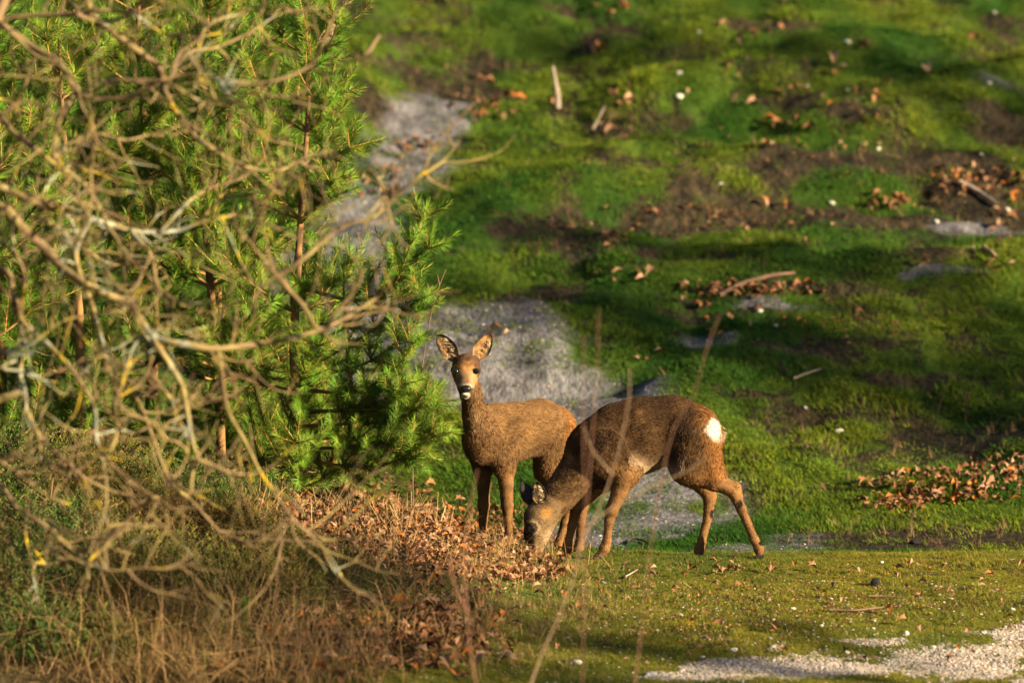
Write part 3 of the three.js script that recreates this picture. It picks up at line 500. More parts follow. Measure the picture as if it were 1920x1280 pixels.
pine({ seed: 3, x: at(556, P1Z), z: P1Z, h: 2.35, r: 0.03, limit: 0.2, reach: 0.62, label: 'young pine with a long limb reaching out above the standing deer',
  limbs: [
    [[556, 665, 0], [620, 628, -0.45], [680, 592, -0.35], [735, 537, -0.3], [771, 491, -0.28], [802, 466, -0.25]],
    [[735, 537, 0], [735, 537, -0.3], [765, 470, -0.2], [790, 415, -0.15]],
    [[556, 700, 0], [640, 655, -0.4], [705, 615, -0.25], [752, 590, -0.2], [785, 562, -0.15]],
    [[556, 730, 0], [640, 735, -0.4], [700, 722, -0.2], [742, 690, -0.12], [770, 648, -0.08]],
    [[556, 770, 0], [640, 770, -0.4], [705, 755, -0.2], [730, 742, -0.15], [750, 720, -0.1]],
    [[556, 840, 0], [650, 838, -0.35], [735, 822, -0.2], [772, 812, -0.12], [804, 795, -0.1]],
    [[556, 860, 0], [640, 872, -0.3], [705, 872, -0.15], [765, 858, -0.05]],
    [[556, 800, 0], [640, 795, -0.4], [710, 790, -0.25], [755, 775, -0.2], [780, 758, -0.2]],
    [[556, 775, 0], [650, 768, -0.3], [735, 768, -0.15], [770, 764, -0.1], [796, 750, -0.1]],
    [[556, 825, 0], [650, 822, -0.3], [735, 838, -0.1], [778, 830, -0.05], [806, 816, -0.05]],
    [[556, 705, 0], [660, 690, -0.35], [728, 655, -0.2], [770, 610, -0.15], [788, 585, -0.15]],
    [[556, 560, 0], [600, 535, -0.7], [635, 515, -0.8], [655, 495, -0.85]],
    [[556, 420, 0], [585, 395, -0.5], [605, 370, -0.45], [620, 345, -0.4]],
    [[556, 330, 0], [600, 285, -0.6], [618, 245, -0.65], [628, 205, -0.7]],
    [[556, 310, 0], [600, 300, -0.5], [630, 290, -0.45], [655, 276, -0.4]],
    [[556, 180, 0], [572, 150, -0.5], [582, 120, -0.5]],
  ].map((l) => (l[0][2] = P1Z, l[1][0] === l[0][0] ? [l[0], [l[1][0] - 60, l[1][1] + 25, -0.35], ...l.slice(1)] : l)) });
pine({ seed: 7, x: at(408, -0.9), z: -0.9, h: 2.3, r: 0.027, reach: 0.6, label: 'young pine with thin pale trunk, second from the standing deer' });
pine({ seed: 12, x: at(283, -1.5), z: -1.5, h: 3.0, r: 0.036, reach: 0.75, label: 'taller young pine with orange trunk rising behind the bare oak branches' });
pine({ seed: 19, x: at(150, -0.8), z: -0.8, h: 2.2, r: 0.03, reach: 0.65, low: 0.12, label: 'young pine with bare lower trunk above the heather' });
pine({ seed: 23, x: at(15, -1.3), z: -1.3, h: 2.9, r: 0.034, reach: 0.8, label: 'young pine with bright orange trunk farthest from the deer' });
pine({ seed: 31, x: at(-130, -0.4), z: -0.4, h: 2.4, r: 0.032, reach: 0.8, label: 'young pine at the edge of the thicket beyond the heather' });
pine({ seed: 37, x: at(400, -1.9), z: -1.9, h: 2.6, r: 0.03, reach: 0.6, label: 'young pine standing behind the others at the back of the thicket' });

// ------------------------------------------------------------------ bare oak whose low branches hang before the pines
const oakBark = (q, t) => {
  const k = 0.8 + 0.35 * vn3(q, 40, 101) + 0.2 * vn3(q, 120, 103), l = vn3(q, 7, 105) + 0.5 * vn3(q, 25, 107), y = vn3(q, 16, 111) + 0.5 * vn3(q, 50, 113);
  let c = [0.21, 0.15, 0.088];
  c = mix3(c, [0.29, 0.24, 0.095], ss(-0.25, 0.35, l) * 0.85);
  c = mix3(c, [0.33, 0.36, 0.29], ss(0.55, 0.8, l));
  c = mix3(c, [0.50, 0.37, 0.03], ss(0.72, 0.85, y));
  return mul3(c, k);
};
{
  const tx = P(-420, 600, 5.3).x, tz = 5.3, root = base('oak_tree', tx, height(tx, tz), tz), B = root.position, r = rng(77);
  const O = (px, py, z) => P(px, py, z).sub(B);
  mesh('trunk', tube([V(0, -0.1, 0), V(0.03, 0.8, 0.02), V(-0.05, 1.8, 0), V(0.02, 3.0, 0.05), V(0.1, 4.4, -0.1)], 0.14, 0.06, 14, oakBark, { step: 0.08, rough: 0.12 }), BARK, root);
  const made = [];                           // points already on the tree, to join new limbs to
  for (let k = 0; k < 40; k++) made.push(V(0.02, k * 0.11, 0));
  const BR = [
    [26, [-420, 420], [-200, 330], [-60, 330], [15, 356], [56, 375], [112, 390], [170, 409], [244, 431], [300, 435], [337, 431], [375, 416], [442, 401], [487, 379], [530, 350]],
    [20, [-420, 60], [-200, 0], [-60, 20], [8, 49], [64, 90], [112, 116], [142, 172], [169, 184], [225, 184], [277, 165], [319, 144], [375, 141], [412, 150], [487, 156], [544, 142], [585, 120], [604, 82], [630, 22], [655, -10]],
    [18, [60, -120], [120, -60], [161, 0], [176, 34], [206, 56], [240, 82], [277, 109], [300, 127], [307, 165], [330, 210], [364, 255], [401, 281], [442, 304], [487, 319], [525, 319], [560, 300], [600, 290]],
    [15, [-60, 40], [40, 30], [142, 26], [187, 19], [232, 22], [259, 32], [300, 60], [360, 70], [420, 60]],
    [22, [-300, 150], [-100, 180], [0, 217], [22, 247], [64, 277], [90, 300], [146, 337], [180, 379], [200, 420], [240, 480], [281, 520], [300, 560]],
    [24, [-300, 560], [-100, 420], [0, 386], [31, 417], [86, 468], [117, 503], [168, 538], [203, 554], [242, 569], [273, 616], [296, 651], [335, 710], [350, 770], [360, 830], [370, 855], [360, 890], [357, 925]],
    [22, [242, 569], [288, 632], [331, 643], [400, 653], [451, 649], [517, 640], [568, 628], [615, 612], [658, 589], [689, 569], [705, 558], [730, 530]],
    [12, [615, 607], [650, 561], [673, 534], [680, 500]],
    [14, [590, 612], [568, 573], [529, 530], [498, 491], [466, 452], [440, 420]],
    [13, [530, 510], [556, 495], [607, 452], [650, 421], [700, 407], [732, 378], [775, 339], [810, 316], [833, 300], [862, 262]],
    [11, [690, 320], [708, 335], [724, 378], [732, 429], [705, 460]],
    [20, [-200, 480], [-40, 495], [12, 507], [23, 554], [39, 600], [78, 636], [113, 671], [145, 710], [175, 760], [180, 825], [200, 860], [235, 900], [280, 930]],
    [16, [140, 470], [168, 562], [195, 660], [199, 694], [250, 740], [280, 805], [300, 860], [320, 905], [360, 940], [400, 985], [435, 1015], [500, 1012], [575, 1015], [640, 1010]],
    [15, [30, 560], [40, 640], [37, 705], [50, 770], [80, 825], [125, 865], [165, 900], [225, 925], [290, 932], [350, 935]],
    [11, [200, 855], [220, 805], [215, 765], [230, 720]],
    [15, [-200, 820], [-60, 860], [0, 910], [30, 950], [90, 990], [140, 1035], [200, 1070], [260, 1065], [325, 1065], [375, 1050]],
    [10, [170, 1045], [210, 1015], [250, 960]],
    [12, [-120, 800], [0, 865], [35, 890], [90, 930], [130, 945]],
    [14, [400, 655], [410, 670], [425, 765], [460, 830], [490, 890], [525, 940], [560, 985], [610, 1030], [640, 1080]],
    [10, [370, 862], [430, 885], [475, 890]],
    [15, [60, 400], [109, 429], [156, 468], [187, 491], [218, 538], [240, 569]],
    [13, [244, 431], [281, 476], [296, 538], [327, 562], [370, 569], [420, 560], [450, 530]],
    [12, [300, 435], [350, 380], [400, 350], [460, 330], [500, 290]],
    [13, [90, 300], [130, 270], [180, 250], [230, 262], [290, 250]],
    [12, [0, 217], [40, 190], [90, 205], [120, 260], [140, 330]],
    [11, [412, 150], [440, 190], [470, 200], [510, 180], [548, 190]],
    [11, [319, 144], [350, 100], [400, 90], [450, 70], [500, 40], [530, 10]],
    [10, [375, 416], [420, 370], [470, 365], [520, 345], [560, 300], [575, 270]],
    [11, [64, 90], [50, 150], [30, 200], [40, 250]],
    [11, [0, 690], [60, 700], [120, 740], [150, 730]],
    [13, [-100, 640], [0, 660], [60, 640], [120, 600], [170, 590], [240, 569]],
    [12, [142, 172], [110, 230], [100, 290], [130, 340], [170, 409]],
  ];
  const twigC = oakBark;
  const seeds = BR.slice(0, 7).concat(BR.slice(11, 16)), wander = rng(909);
  for (let k = 0; k < 15; k++) {             // further crooked side branches
    const from = seeds[k % seeds.length], j = 2 + Math.floor(wander() * (from.length - 3)), p = [...from[Math.min(j, from.length - 1)]]; if (p[0] < -20) p[0] = 20 + 300 * wander();
    const line = [[...p]]; let a = wander() * 6.283, st = 26 + 24 * wander();
    for (let m = 0; m < 6 + wander() * 6; m++) { a += (wander() - 0.5) * 1.3; p[0] += Math.cos(a) * st; p[1] += Math.sin(a) * st + 4; line.push([...p]); }
    BR.push([6 + 6 * wander(), ...line]);
  }
  BR.forEach(([w, ...pts], n) => {
    const s = new THREE.Vector2(...pts[0]);
    // join: start at the nearest existing wood as seen from the lens, if it starts in view
    let z = 5.4 + 1.6 * (r() - 0.5), start = null;
    const guess = O(pts[0][0], pts[0][1], z); let best = 1e9;
    for (const m of made) { const d = Math.hypot(m.x - guess.x, m.y - guess.y) + 0.05 * Math.abs(m.z - guess.z); if (d < best) { best = d; start = m; } }
    const z0 = start.z + B.z, z1 = clamp(z0 + 1.2 * (r() - 0.5), 4.6, 6.4), c = pts.map(([x, y], k) => { const t = k / (pts.length - 1); return O(x, y, lerp(z0, z1, t) + 0.12 * vn(k * 0.8, n * 3.3, 121)); });
    c.unshift(start.clone()); if (c[0].distanceTo(c[1]) < 0.02) c.splice(1, 1);
    const R = w / 2 / 490 * 0.72;
    const br = mesh('branch', tube(c, R * (best > 0.3 ? 1.6 : 1), R * 0.32, 8, oakBark, { step: 0.04, rough: 0.16 }), BARK, root);
    const cv = new THREE.CatmullRomCurve3(c), L = cv.getLength(), m0 = made.length;
    for (let k = 0; k <= 24; k++) made.push(cv.getPointAt(k / 24));
    const nt = Math.round(L * 12);
    for (let k = 0; k < nt; k++) {
      const t = 0.2 + 0.8 * r(), p = cv.getPointAt(t), tg = cv.getTangentAt(t), l = 0.14 + 0.42 * r() * r();
      const d = V(r() - 0.5, r() - 0.5, (r() - 0.5) * 0.8).normalize().addScaledVector(tg, 0.8).normalize(), tp = [p]; let q = p.clone(), dd = d.clone();
      for (let s2 = 0; s2 < 4; s2++) { dd.addScaledVector(V(r() - 0.5, r() - 0.4, r() - 0.5), 0.7).normalize(); q = q.clone().addScaledVector(dd, l / 4); tp.push(q); }
      const bits = [tube(tp, 0.0030 + 0.003 * r(), 0.0013, 5, twigC, { step: 0.035, rough: 0.25 })];
      for (let s3 = 1; s3 < 4; s3++) { if (r() < 0.35) continue; const f = tp[s3], fd = tp[s3 + 1].clone().sub(f).normalize().addScaledVector(V(r() - 0.5, r() - 0.5, r() - 0.5), 1.6).normalize(), fl = l * (0.2 + 0.3 * r()); bits.push(tube([f, f.clone().addScaledVector(fd, fl * 0.5).add(V(0, 0.012 * (r() - 0.3), 0)), f.clone().addScaledVector(fd, fl)], 0.0024, 0.0011, 4, twigC, { step: 0.05 })); }
      mesh('twig', mergeGeometries(bits), BARK, br);
    }
  });
  tag(root, 'bare oak with crooked lichen covered branches hanging before the pines', 'tree');
}
// ------------------------------------------------------------------ bare saplings close to the lens
function bareSapling(name, label, z, rad, paths, colour, category = 'sapling') {
  const f = P(paths[0][0][0], paths[0][0][1], z), gx = f.x, gy = height(gx, z), root = base(name, gx, gy, z), B = root.position; let first = true;
  for (const path of paths) {
    const pts = path.map(([px, py, dz = 0]) => P(px, py, z + dz).sub(B));
    if (first) { pts.unshift(V(0, -0.05, 0)); first = false; }
    mesh(root.children.length ? 'branch' : 'stem', tube(pts, rad * (root.children.length ? 0.8 : 1), rad * 0.45, 7, colour, { step: 0.05, rough: 0.12 }), BARK, root);
  }
  return tag(root, label, category, null);
}
const paleStem = (q) => { const k = 0.85 + 0.3 * vn3(q, 30, 131); return [0.34 * k, 0.24 * k, 0.165 * k]; };
const redStem = (q) => { const k = 0.85 + 0.3 * vn3(q, 30, 133); return [0.30 * k, 0.165 * k, 0.115 * k]; };
bareSapling('bare_sapling', 'pale leafless sapling forking before the grazing deer', 6.4, 0.0040, [
  [[985, 1330], [1010, 1240], [1050, 1150], [1080, 1070], [1085, 1030], [1120, 960], [1150, 880], [1168, 810], [1180, 745], [1181, 690]],
  [[1085, 1030], [1110, 980], [1170, 940], [1235, 905], [1285, 885], [1330, 855]],
  [[1150, 890], [1130, 868], [1108, 840], [1095, 800]],
], paleStem);
bareSapling('bare_sapling', 'thin reddish leafless sapling rising from the leaf litter', 6.8, 0.0042, [
  [[900, 1340], [885, 1240], [875, 1150], [872, 1050], [880, 960], [895, 880]],
  [[876, 1150], [850, 1090], [842, 1040]],
], redStem);
bareSapling('bare_sapling', 'slender twin stemmed sapling before the sand path', 7.4, 0.0024, [
  [[1090, 1400], [1094, 1200], [1097, 1000], [1094, 800], [1096, 700], [1094, 630]],
  [[1097, 1000], [1108, 850], [1120, 680], [1122, 580]],
], redStem);
bareSapling('bare_sapling', 'faint leafless sapling leaning across the rump of the grazing deer', 7.0, 0.0028, [
  [[1180, 1420], [1200, 1200], [1230, 960], [1265, 800], [1300, 740], [1330, 640], [1350, 590]],
], redStem);
const brownTwig = (q) => { const k = 0.8 + 0.4 * vn3(q, 60, 135); return [0.20 * k, 0.13 * k, 0.095 * k]; };
bareSapling('bare_shoot', 'thin forked leafless shoot beside the pine limb, above the alert deer', -0.9, 0.0045, [
  [[775, 830], [785, 740], [798, 645], [808, 590], [816, 560], [824, 535], [836, 505]],
  [[816, 560], [806, 545], [800, 530]], [[812, 575], [826, 555]], [[824, 535], [820, 515]],
], brownTwig, 'plant');
const blackTwig = (q) => [0.02, 0.016, 0.013];
for (const [label, paths] of [['straight dark leafless sprig on the mossy slope', [[[1737, 850], [1752, 800], [1766, 750], [1778, 712]], [[1760, 768], [1768, 740]]]], ['forked dark leafless sprig on the mossy slope', [[[1806, 850], [1810, 800], [1812, 755], [1822, 725], [1838, 690]], [[1812, 757], [1806, 730], [1800, 705]], [[1811, 790], [1818, 770]]]]]) {
  const g = hit(paths[0][0][0], paths[0][0][1]); bareSapling('bare_sprig', label, g.z, 0.004, paths, blackTwig, 'plant');
}
// ------------------------------------------------------------------ sticks on the slope
function stick(name, label, path, rad, colour, lift = 0.01) {
  const g = hit(path[0][0], path[0][1]), root = base(name, g.x, g.y, g.z);
  const pts = path.map(([px, py, standing]) => { const q = standing === undefined ? hit(px, py).add(V(0, lift, 0)) : P(px, py, g.z + standing); return q.sub(root.position); });
  mesh('wood', tube(pts, rad, rad * 0.55, 8, colour, { step: 0.04, rough: 0.2 }), BARK, root); return tag(root, label, 'stick');
}
const greyWood = (q) => { const k = 0.8 + 0.4 * vn3(q, 40, 137); return [0.36 * k, 0.31 * k, 0.25 * k]; };
const tanWood = (q) => { const k = 0.8 + 0.4 * vn3(q, 40, 139); return [0.40 * k, 0.28 * k, 0.18 * k]; };
stick('broken_stake', 'pale broken stake standing upright in the moss', [[1046, 206], [1046, 200, 0], [1043, 165, 0], [1036, 124, 0.02]], 0.021, greyWood);
stick('fallen_stick', 'thin pale stick leaning out of the moss below the broken stake', [[1107, 253], [1107, 250, 0], [1120, 225, 0], [1134, 198, 0.02]], 0.011, greyWood);
stick('tree_root', 'tan root stub poking up beside the pine top', [[600, 85], [612, 80, 0], [622, 45, 0], [640, 15, 0.05], [655, 2, 0.05]], 0.035, tanWood);
stick('fallen_stick', 'short tan stick on the slope near the root stub', [[682, 105], [684, 104, 0], [700, 82, 0.02], [712, 65, 0.02]], 0.013, tanWood);
stick('fallen_branch', 'weathered branch lying in rusty leaves on the slope', [[1350, 560], [1390, 540], [1440, 524], [1490, 518]], 0.018, brownTwig, 0.02);
stick('fallen_stick', 'grey stick lying over leaves near the dark hollow', [[1800, 350], [1835, 368], [1872, 392]], 0.015, greyWood, 0.03);
stick('fallen_stick', 'short pale stick on the moss behind the white rump', [[1488, 716], [1515, 706], [1540, 698]], 0.008, greyWood, 0.02);
stick('fallen_stick', 'tan stick on the slope by the small sand patch', [[1845, 470], [1858, 478], [1868, 488]], 0.018, tanWood, 0.02);
stick('fallen_twig', 'curved black twig on the sand behind the deer', [[1176, 1022], [1190, 1014], [1206, 1017], [1215, 1024]], 0.006, blackTwig, 0.012);
stick('fallen_twig', 'long thin brown twig on the turf by the gravel', [[1556, 1148], [1600, 1149], [1650, 1144], [1690, 1140]], 0.006, brownTwig, 0.012);
stick('fallen_twig', 'short dark twig lying on the turf', [[1630, 1122], [1670, 1123], [1700, 1126]], 0.005, brownTwig, 0.012);
stick('fallen_twig', 'pale twig on the turf near the leaf patch', [[1172, 1086], [1186, 1078], [1196, 1072]], 0.005, greyWood, 0.012);

// ------------------------------------------------------------------ turf, moss, heather, dry grass
function tuftGeometry(seed, blades, hgt, wid, splay, seg = 1) {
  const r = rng(seed), pos = [];
  for (let k = 0; k < blades; k++) {
    const a = r() * 6.283, h = hgt * (0.55 + 0.6 * r()), o = V((r() - 0.5) * hgt * 0.5, -0.004, (r() - 0.5) * hgt * 0.5), d = V(Math.cos(a), 0, Math.sin(a)), w = V(-Math.sin(a), 0, Math.cos(a)).multiplyScalar(wid * (0.7 + 0.6 * r())), sp = splay * (0.4 + r());
    const m = o.clone().add(V(0, h * 0.6, 0)).addScaledVector(d, h * sp * 0.35), t = o.clone().add(V(0, h * (1 - sp * 0.25), 0)).addScaledVector(d, h * sp);
    const A = o.clone().sub(w), Bq = o.clone().add(w);
    if (seg === 1) pos.push(...A.toArray(), ...Bq.toArray(), ...t.toArray());
    else { const C = m.clone().addScaledVector(w, 0.8), D = m.clone().addScaledVector(w, -0.8); pos.push(...A.toArray(), ...Bq.toArray(), ...C.toArray(), ...A.toArray(), ...C.toArray(), ...D.toArray(), ...D.toArray(), ...C.toArray(), ...t.toArray()); }
  }
  return triGeo(pos);
}
const BLADEV = new THREE.MeshPhysicalMaterial({ color: 0xffffff, vertexColors: true, roughness: 0.85, specularIntensity: 0.2, side: THREE.DoubleSide });
const tilt = (r, k) => V((r() - 0.5) * k, 1, (r() - 0.5) * k).normalize();
// a patch of turf or moss: many blades over a disc, lying flat on local y = 0
function patchGeometry(seed, R, blades, hgt, wid, splay, dry) {
  const r = rng(seed), pos = [], col = [];
  for (let k = 0; k < blades; k++) {
    const q = Math.sqrt(r()) * R, b = r() * 6.283, a = r() * 6.283, x0 = Math.cos(b) * q, z0 = Math.sin(b) * q, cl = 0.55 + 0.9 * clamp(0.5 + 0.8 * vn(x0 * 30 + seed * 9, z0 * 30, 221), 0, 1), h = hgt * (0.5 + 0.6 * r()) * cl * (1 - 0.4 * (q / R) ** 2), d = V(Math.cos(a), 0, Math.sin(a)), w = V(-Math.sin(a), 0, Math.cos(a)).multiplyScalar(wid * (0.7 + 0.6 * r())), sp = splay * (0.3 + r());
    const o = V(x0, -0.006, z0), t = o.clone().add(V(0, h * (1 - sp * 0.25), 0)).addScaledVector(d, h * sp);
    pos.push(...o.clone().sub(w).toArray(), ...o.clone().add(w).toArray(), ...t.toArray());
    const g = 0.6 + 0.7 * r(), y = 0.75 + 0.5 * r(), c = r() < dry ? [1.9 * g, 1.15 * g, 3.5 * g] : [g * y, g, g]; for (let m = 0; m < 3; m++) col.push(...c);
  }
  return triGeo(pos, col);
}
const TURF = new THREE.MeshPhysicalMaterial({ color: 0xffffff, vertexColors: true, roughness: 0.85, specularIntensity: 0.2, side: THREE.DoubleSide });
const slope = (x, z) => V(height(x - 0.06, z) - height(x + 0.06, z), 0.12, height(x, z - 0.06) - height(x, z + 0.06)).normalize();
{
  const r = rng(201), hill = [[], [], []], lawn = [[], [], []], brown = [], wisps = [];
  for (let n = 0; n < 15000; n++) {
    const z = -0.9 - 11.8 * Math.pow(r(), 0.9), half = (DIST - z) * 0.08 + 0.5, x = (z > -4 ? lerp(-1.4, half, r()) : lerp(-2.6, half, r())), k = cover(x, z), bare = Math.max(k.sand * 0.97, k.soil * 0.96), H = height(x, z);
    const y = clamp(0.45 + k.n * 1.3 + (r() - 0.5) * 0.4, 0, 1), g = 0.75 + 0.5 * r(); let c = [lerp(0.026, 0.125, y), lerp(0.085, 0.172, y), lerp(0.009, 0.012, y)];
    if (r() < bare) { if (r() < 0.22 && k.sand < 0.6) brown.push({ m: orient(V(x, H, z), tilt(r, 0.9), r() * 6.28, 0.7 + 0.9 * r()), c: mul3([0.16, 0.105, 0.062], 0.5 + 0.8 * r()) }); else if (r() < 0.3) wisps.push({ m: orient(V(x, H, z), tilt(r, 0.6), r() * 6.28, 0.5 + 0.5 * r()), c: mul3(c, g * 0.8) }); continue; }
    const s = 0.55 + 0.7 * r(), hs = s * (0.25 + 1.0 * clamp(0.5 + k.n2 * 1.5 + 0.4 * k.n, 0, 1));
    hill[n % 3].push({ m: orient(V(x, H, z), slope(x, z), r() * 6.28, s, hs, s), c: mul3(c, g) });
  }
  for (let n = 0; n < 13000; n++) {
    const z = -0.95 + 5.2 * Math.pow(r(), 1.05), half = (DIST - z) * 0.08 + 0.3, x = lerp(-1.1, half, r()), k = cover(x, z), bare = Math.max(k.gravel * 0.9, k.sand * 0.93, k.litter * 0.7, k.soil * 0.75, ss(-0.6, -1.0, x)), H = height(x, z);
    const y = clamp(0.5 + k.n * 1.4 + (r() - 0.5) * 0.5, 0, 1), g = 0.75 + 0.5 * r(); const c = [lerp(0.080, 0.170, y), lerp(0.125, 0.180, y), 0.018];
    if (r() < bare) { if (r() < 0.35 && k.gravel < 0.9) wisps.push({ m: orient(V(x, H, z), tilt(r, 0.9), r() * 6.28, 0.3 + 0.4 * r()), c: mul3(c, g) }); continue; }
    const s = 0.6 + 0.6 * r(), hs = s * (0.45 + 0.9 * clamp(0.5 + k.n2 * 1.4, 0, 1));
    lawn[n % 3].push({ m: orient(V(x, H, z), slope(x, z), r() * 6.28, s, hs, s), c: mul3(c, g) });
  }
  const T = tuftGeometry(2, 8, 0.055, 0.0018, 0.8), HP = [1, 2, 3].map((k) => patchGeometry(k, 0.13, 170, 0.045, 0.0026, 0.9, 0.05)), LP = [4, 5, 6].map((k) => patchGeometry(k, 0.075, 150, 0.022, 0.0013, 1.1, 0.2));
  hill.forEach((l, k) => tag(copies('hillside_moss', HP[k], TURF, l), 'green moss and grass covering the slope', 'moss', null, 'stuff'));
  lawn.forEach((l, k) => tag(copies('short_turf', LP[k], TURF, l), 'short mossy turf in front of the deer', 'grass', null, 'stuff'));
  tag(joined('dead_stalks', T, BLADEV, brown), 'dead brown stalks on the bare soil of the slope', 'grass', null, 'stuff');
  tag(joined('grass_wisps', T, BLADEV, wisps), 'sparse grass wisps on sand and gravel', 'grass', null, 'stuff');
}
// heather: wiry stems with short brown-green side shoots
function heatherGeometry(seed) {
  const r = rng(seed), pos = [], col = [], H = 0.3;
  const strip = (a, b, w, c) => { const d = b.clone().sub(a), n = V().crossVectors(d, V(r() - 0.5, r() - 0.5, r() - 0.5)).normalize().multiplyScalar(w), q = [a.clone().sub(n), a.clone().add(n), b.clone().add(n.clone().multiplyScalar(0.6)), b.clone().sub(n.clone().multiplyScalar(0.6))]; for (const k of [0, 1, 2, 0, 2, 3]) { pos.push(...q[k].toArray()); col.push(...c); } };
  let p = V(0, -0.02, 0), d = V((r() - 0.5) * 0.5, 1, (r() - 0.5) * 0.5).normalize();
  for (let k = 0; k < 8; k++) {
    const e = p.clone().addScaledVector(d, H / 8); strip(p, e, 0.0015, [0.11, 0.075, 0.05]);
    if (k > 1) for (let j = 0; j < 5; j++) {
      const a = r() * 6.283, sd = V(Math.cos(a) * 0.8, 0.9, Math.sin(a) * 0.8).normalize(), o = p.clone().lerp(e, r()), l = 0.02 + 0.03 * r(), g = 0.6 + 0.8 * r(), q = o.clone().addScaledVector(sd, l), dry = r() < 0.28;
      strip(o, q, 0.0022, dry ? [0.24 * g, 0.145 * g, 0.06 * g] : [0.095 * g, 0.128 * g, 0.020 * g]);
      if (k > 3) for (let m = 0; m < 2; m++) { const t = o.clone().lerp(q, 0.4 + 0.6 * r()), b = V(r() - 0.5, r(), r() - 0.5).normalize().multiplyScalar(0.009); strip(t, t.clone().add(b), 0.0028, r() < 0.42 ? [0.29 * g, 0.175 * g, 0.075 * g] : [0.10 * g, 0.12 * g, 0.022 * g]); }
    }
    p = e; d.add(V((r() - 0.5) * 0.4, 0.1, (r() - 0.5) * 0.4)).normalize();
  }
  return triGeo(pos, col);
}
const HEATH = new THREE.MeshPhysicalMaterial({ vertexColors: true, roughness: 0.95, specularIntensity: 0.15, side: THREE.DoubleSide });
const HEATHER = [heatherGeometry(1), heatherGeometry(2), heatherGeometry(3)];
function heatherBush(x, z, R, h, seed, label, dens = 1) {
  const r = rng(seed), root = base('heather_bush', x, height(x, z), z), lists = [[], [], []], n = Math.round(430 * R * R / 0.09 * dens);
  for (let k = 0; k < n; k++) {
    const a = r() * 6.283, q = Math.sqrt(r()) * R, lx = Math.cos(a) * q, lz = Math.sin(a) * q, ly = height(x + lx, z + lz) - root.position.y, out = q / R, s = h / 0.3 * (1 - 0.35 * out * out) * (0.65 + 0.5 * r());
    const g = 0.7 + 0.5 * r(), w = 0.85 + 0.4 * vn((x + lx) * 3, (z + lz) * 3, 205);
    lists[k % 3].push({ m: orient(V(lx, ly, lz), V(Math.cos(a) * out * 0.5 + (r() - 0.5) * 0.4, 1, Math.sin(a) * out * 0.5 + (r() - 0.5) * 0.4).normalize(), r() * 6.28, s), c: [g * w, g, g * 0.95] });
  }
  lists.forEach((l, k) => joined('sprigs', HEATHER[k], HEATH, l, root));
  return tag(root, label, 'heather', 'heather bushes');
}
{
  const L = 'wiry brown green heather bush in the thick heath below the pines', r = rng(301);
  for (const [px, py, rr, h] of [[20, 960, 70, 0.30], [110, 945, 80, 0.28], [210, 930, 75, 0.27], [310, 920, 70, 0.25], [400, 930, 60, 0.22], [480, 925, 55, 0.18], [60, 1030, 80, 0.3], [170, 1020, 80, 0.28], [290, 1000, 80, 0.28], [390, 1010, 75, 0.26], [480, 1010, 60, 0.22], [560, 1060, 55, 0.2], [20, 1110, 90, 0.3], [130, 1110, 90, 0.28], [250, 1090, 90, 0.3], [370, 1090, 80, 0.28], [470, 1100, 70, 0.26], [640, 1075, 50, 0.17], [560, 1130, 60, 0.2], [700, 1110, 45, 0.15], [60, 1200, 90, 0.26], [180, 1210, 90, 0.24], [320, 1180, 70, 0.2], [690, 1165, 45, 0.14], [600, 905, 50, 0.16], [680, 915, 45, 0.14], [530, 890, 60, 0.2], [-20, 890, 90, 0.3], [100, 890, 80, 0.28], [220, 885, 80, 0.26], [350, 885, 70, 0.24], [450, 880, 60, 0.2]]) {
    const g = hit(px, py + 20); heatherBush(g.x, g.z, rr / 420, h, 400 + Math.floor(r() * 9999), L);
  }
}
// dry grass
{
  const r = rng(501), G = [tuftGeometry(11, 5, 0.30, 0.0018, 1.0, 2), tuftGeometry(12, 4, 0.38, 0.0017, 1.35, 2), tuftGeometry(13, 6, 0.16, 0.0018, 1.1, 2)], lists = [[], [], []];
  const put = (px, py, sx, sy, n, s, kinds, bias = 1) => { for (let k = 0; k < n; k++) { const a = px + sx * (r() + r() + r() - 1.5) * 1.3, b = py + sy * (r() + r() - 1) * 1.2, g = hit(a, b); if (g.z > 6 || g.z < -2) continue; const i = kinds[Math.floor(r() * kinds.length)], q = 0.6 + 0.6 * r(), tan = r() < 0.7; lists[i].push({ m: orient(g, tilt(r, 1.3), r() * 6.28, s * (0.6 + 0.7 * r())), c: mul3(tan ? [0.40, 0.265, 0.125] : r() < 0.5 ? [0.26, 0.17, 0.08] : [0.20, 0.20, 0.05], q * bias) }); } };
  put(250, 1200, 320, 100, 620, 0.95, [0, 1, 1], 0.62); put(430, 1265, 240, 40, 520, 0.8, [0, 1, 2], 0.72); put(120, 1090, 220, 90, 300, 1.0, [0, 1], 0.62);
  put(800, 950, 150, 50, 380, 0.7, [0, 2]); put(930, 1050, 110, 36, 420, 0.36, [2, 2, 0]); put(760, 1020, 240, 60, 420, 0.5, [2, 0]); put(700, 1150, 200, 90, 550, 0.6, [2, 0], 0.8); put(560, 920, 160, 50, 420, 0.7, [0, 2]); put(880, 1200, 150, 70, 500, 0.45, [2]); put(1060, 1064, 60, 10, 120, 0.26, [2]); put(1000, 1130, 200, 60, 500, 0.3, [2]);
  put(860, 930, 40, 40, 130, 0.95, [0, 1]);
  lists.forEach((l, k) => tag(joined('dry_grass', G[k], BLADEV, l), ['straw coloured dry grass standing among the heather', 'long arching straw stems over the heather', 'low withered grass around the leaf litter'][k], 'grass', null, 'stuff'));
}
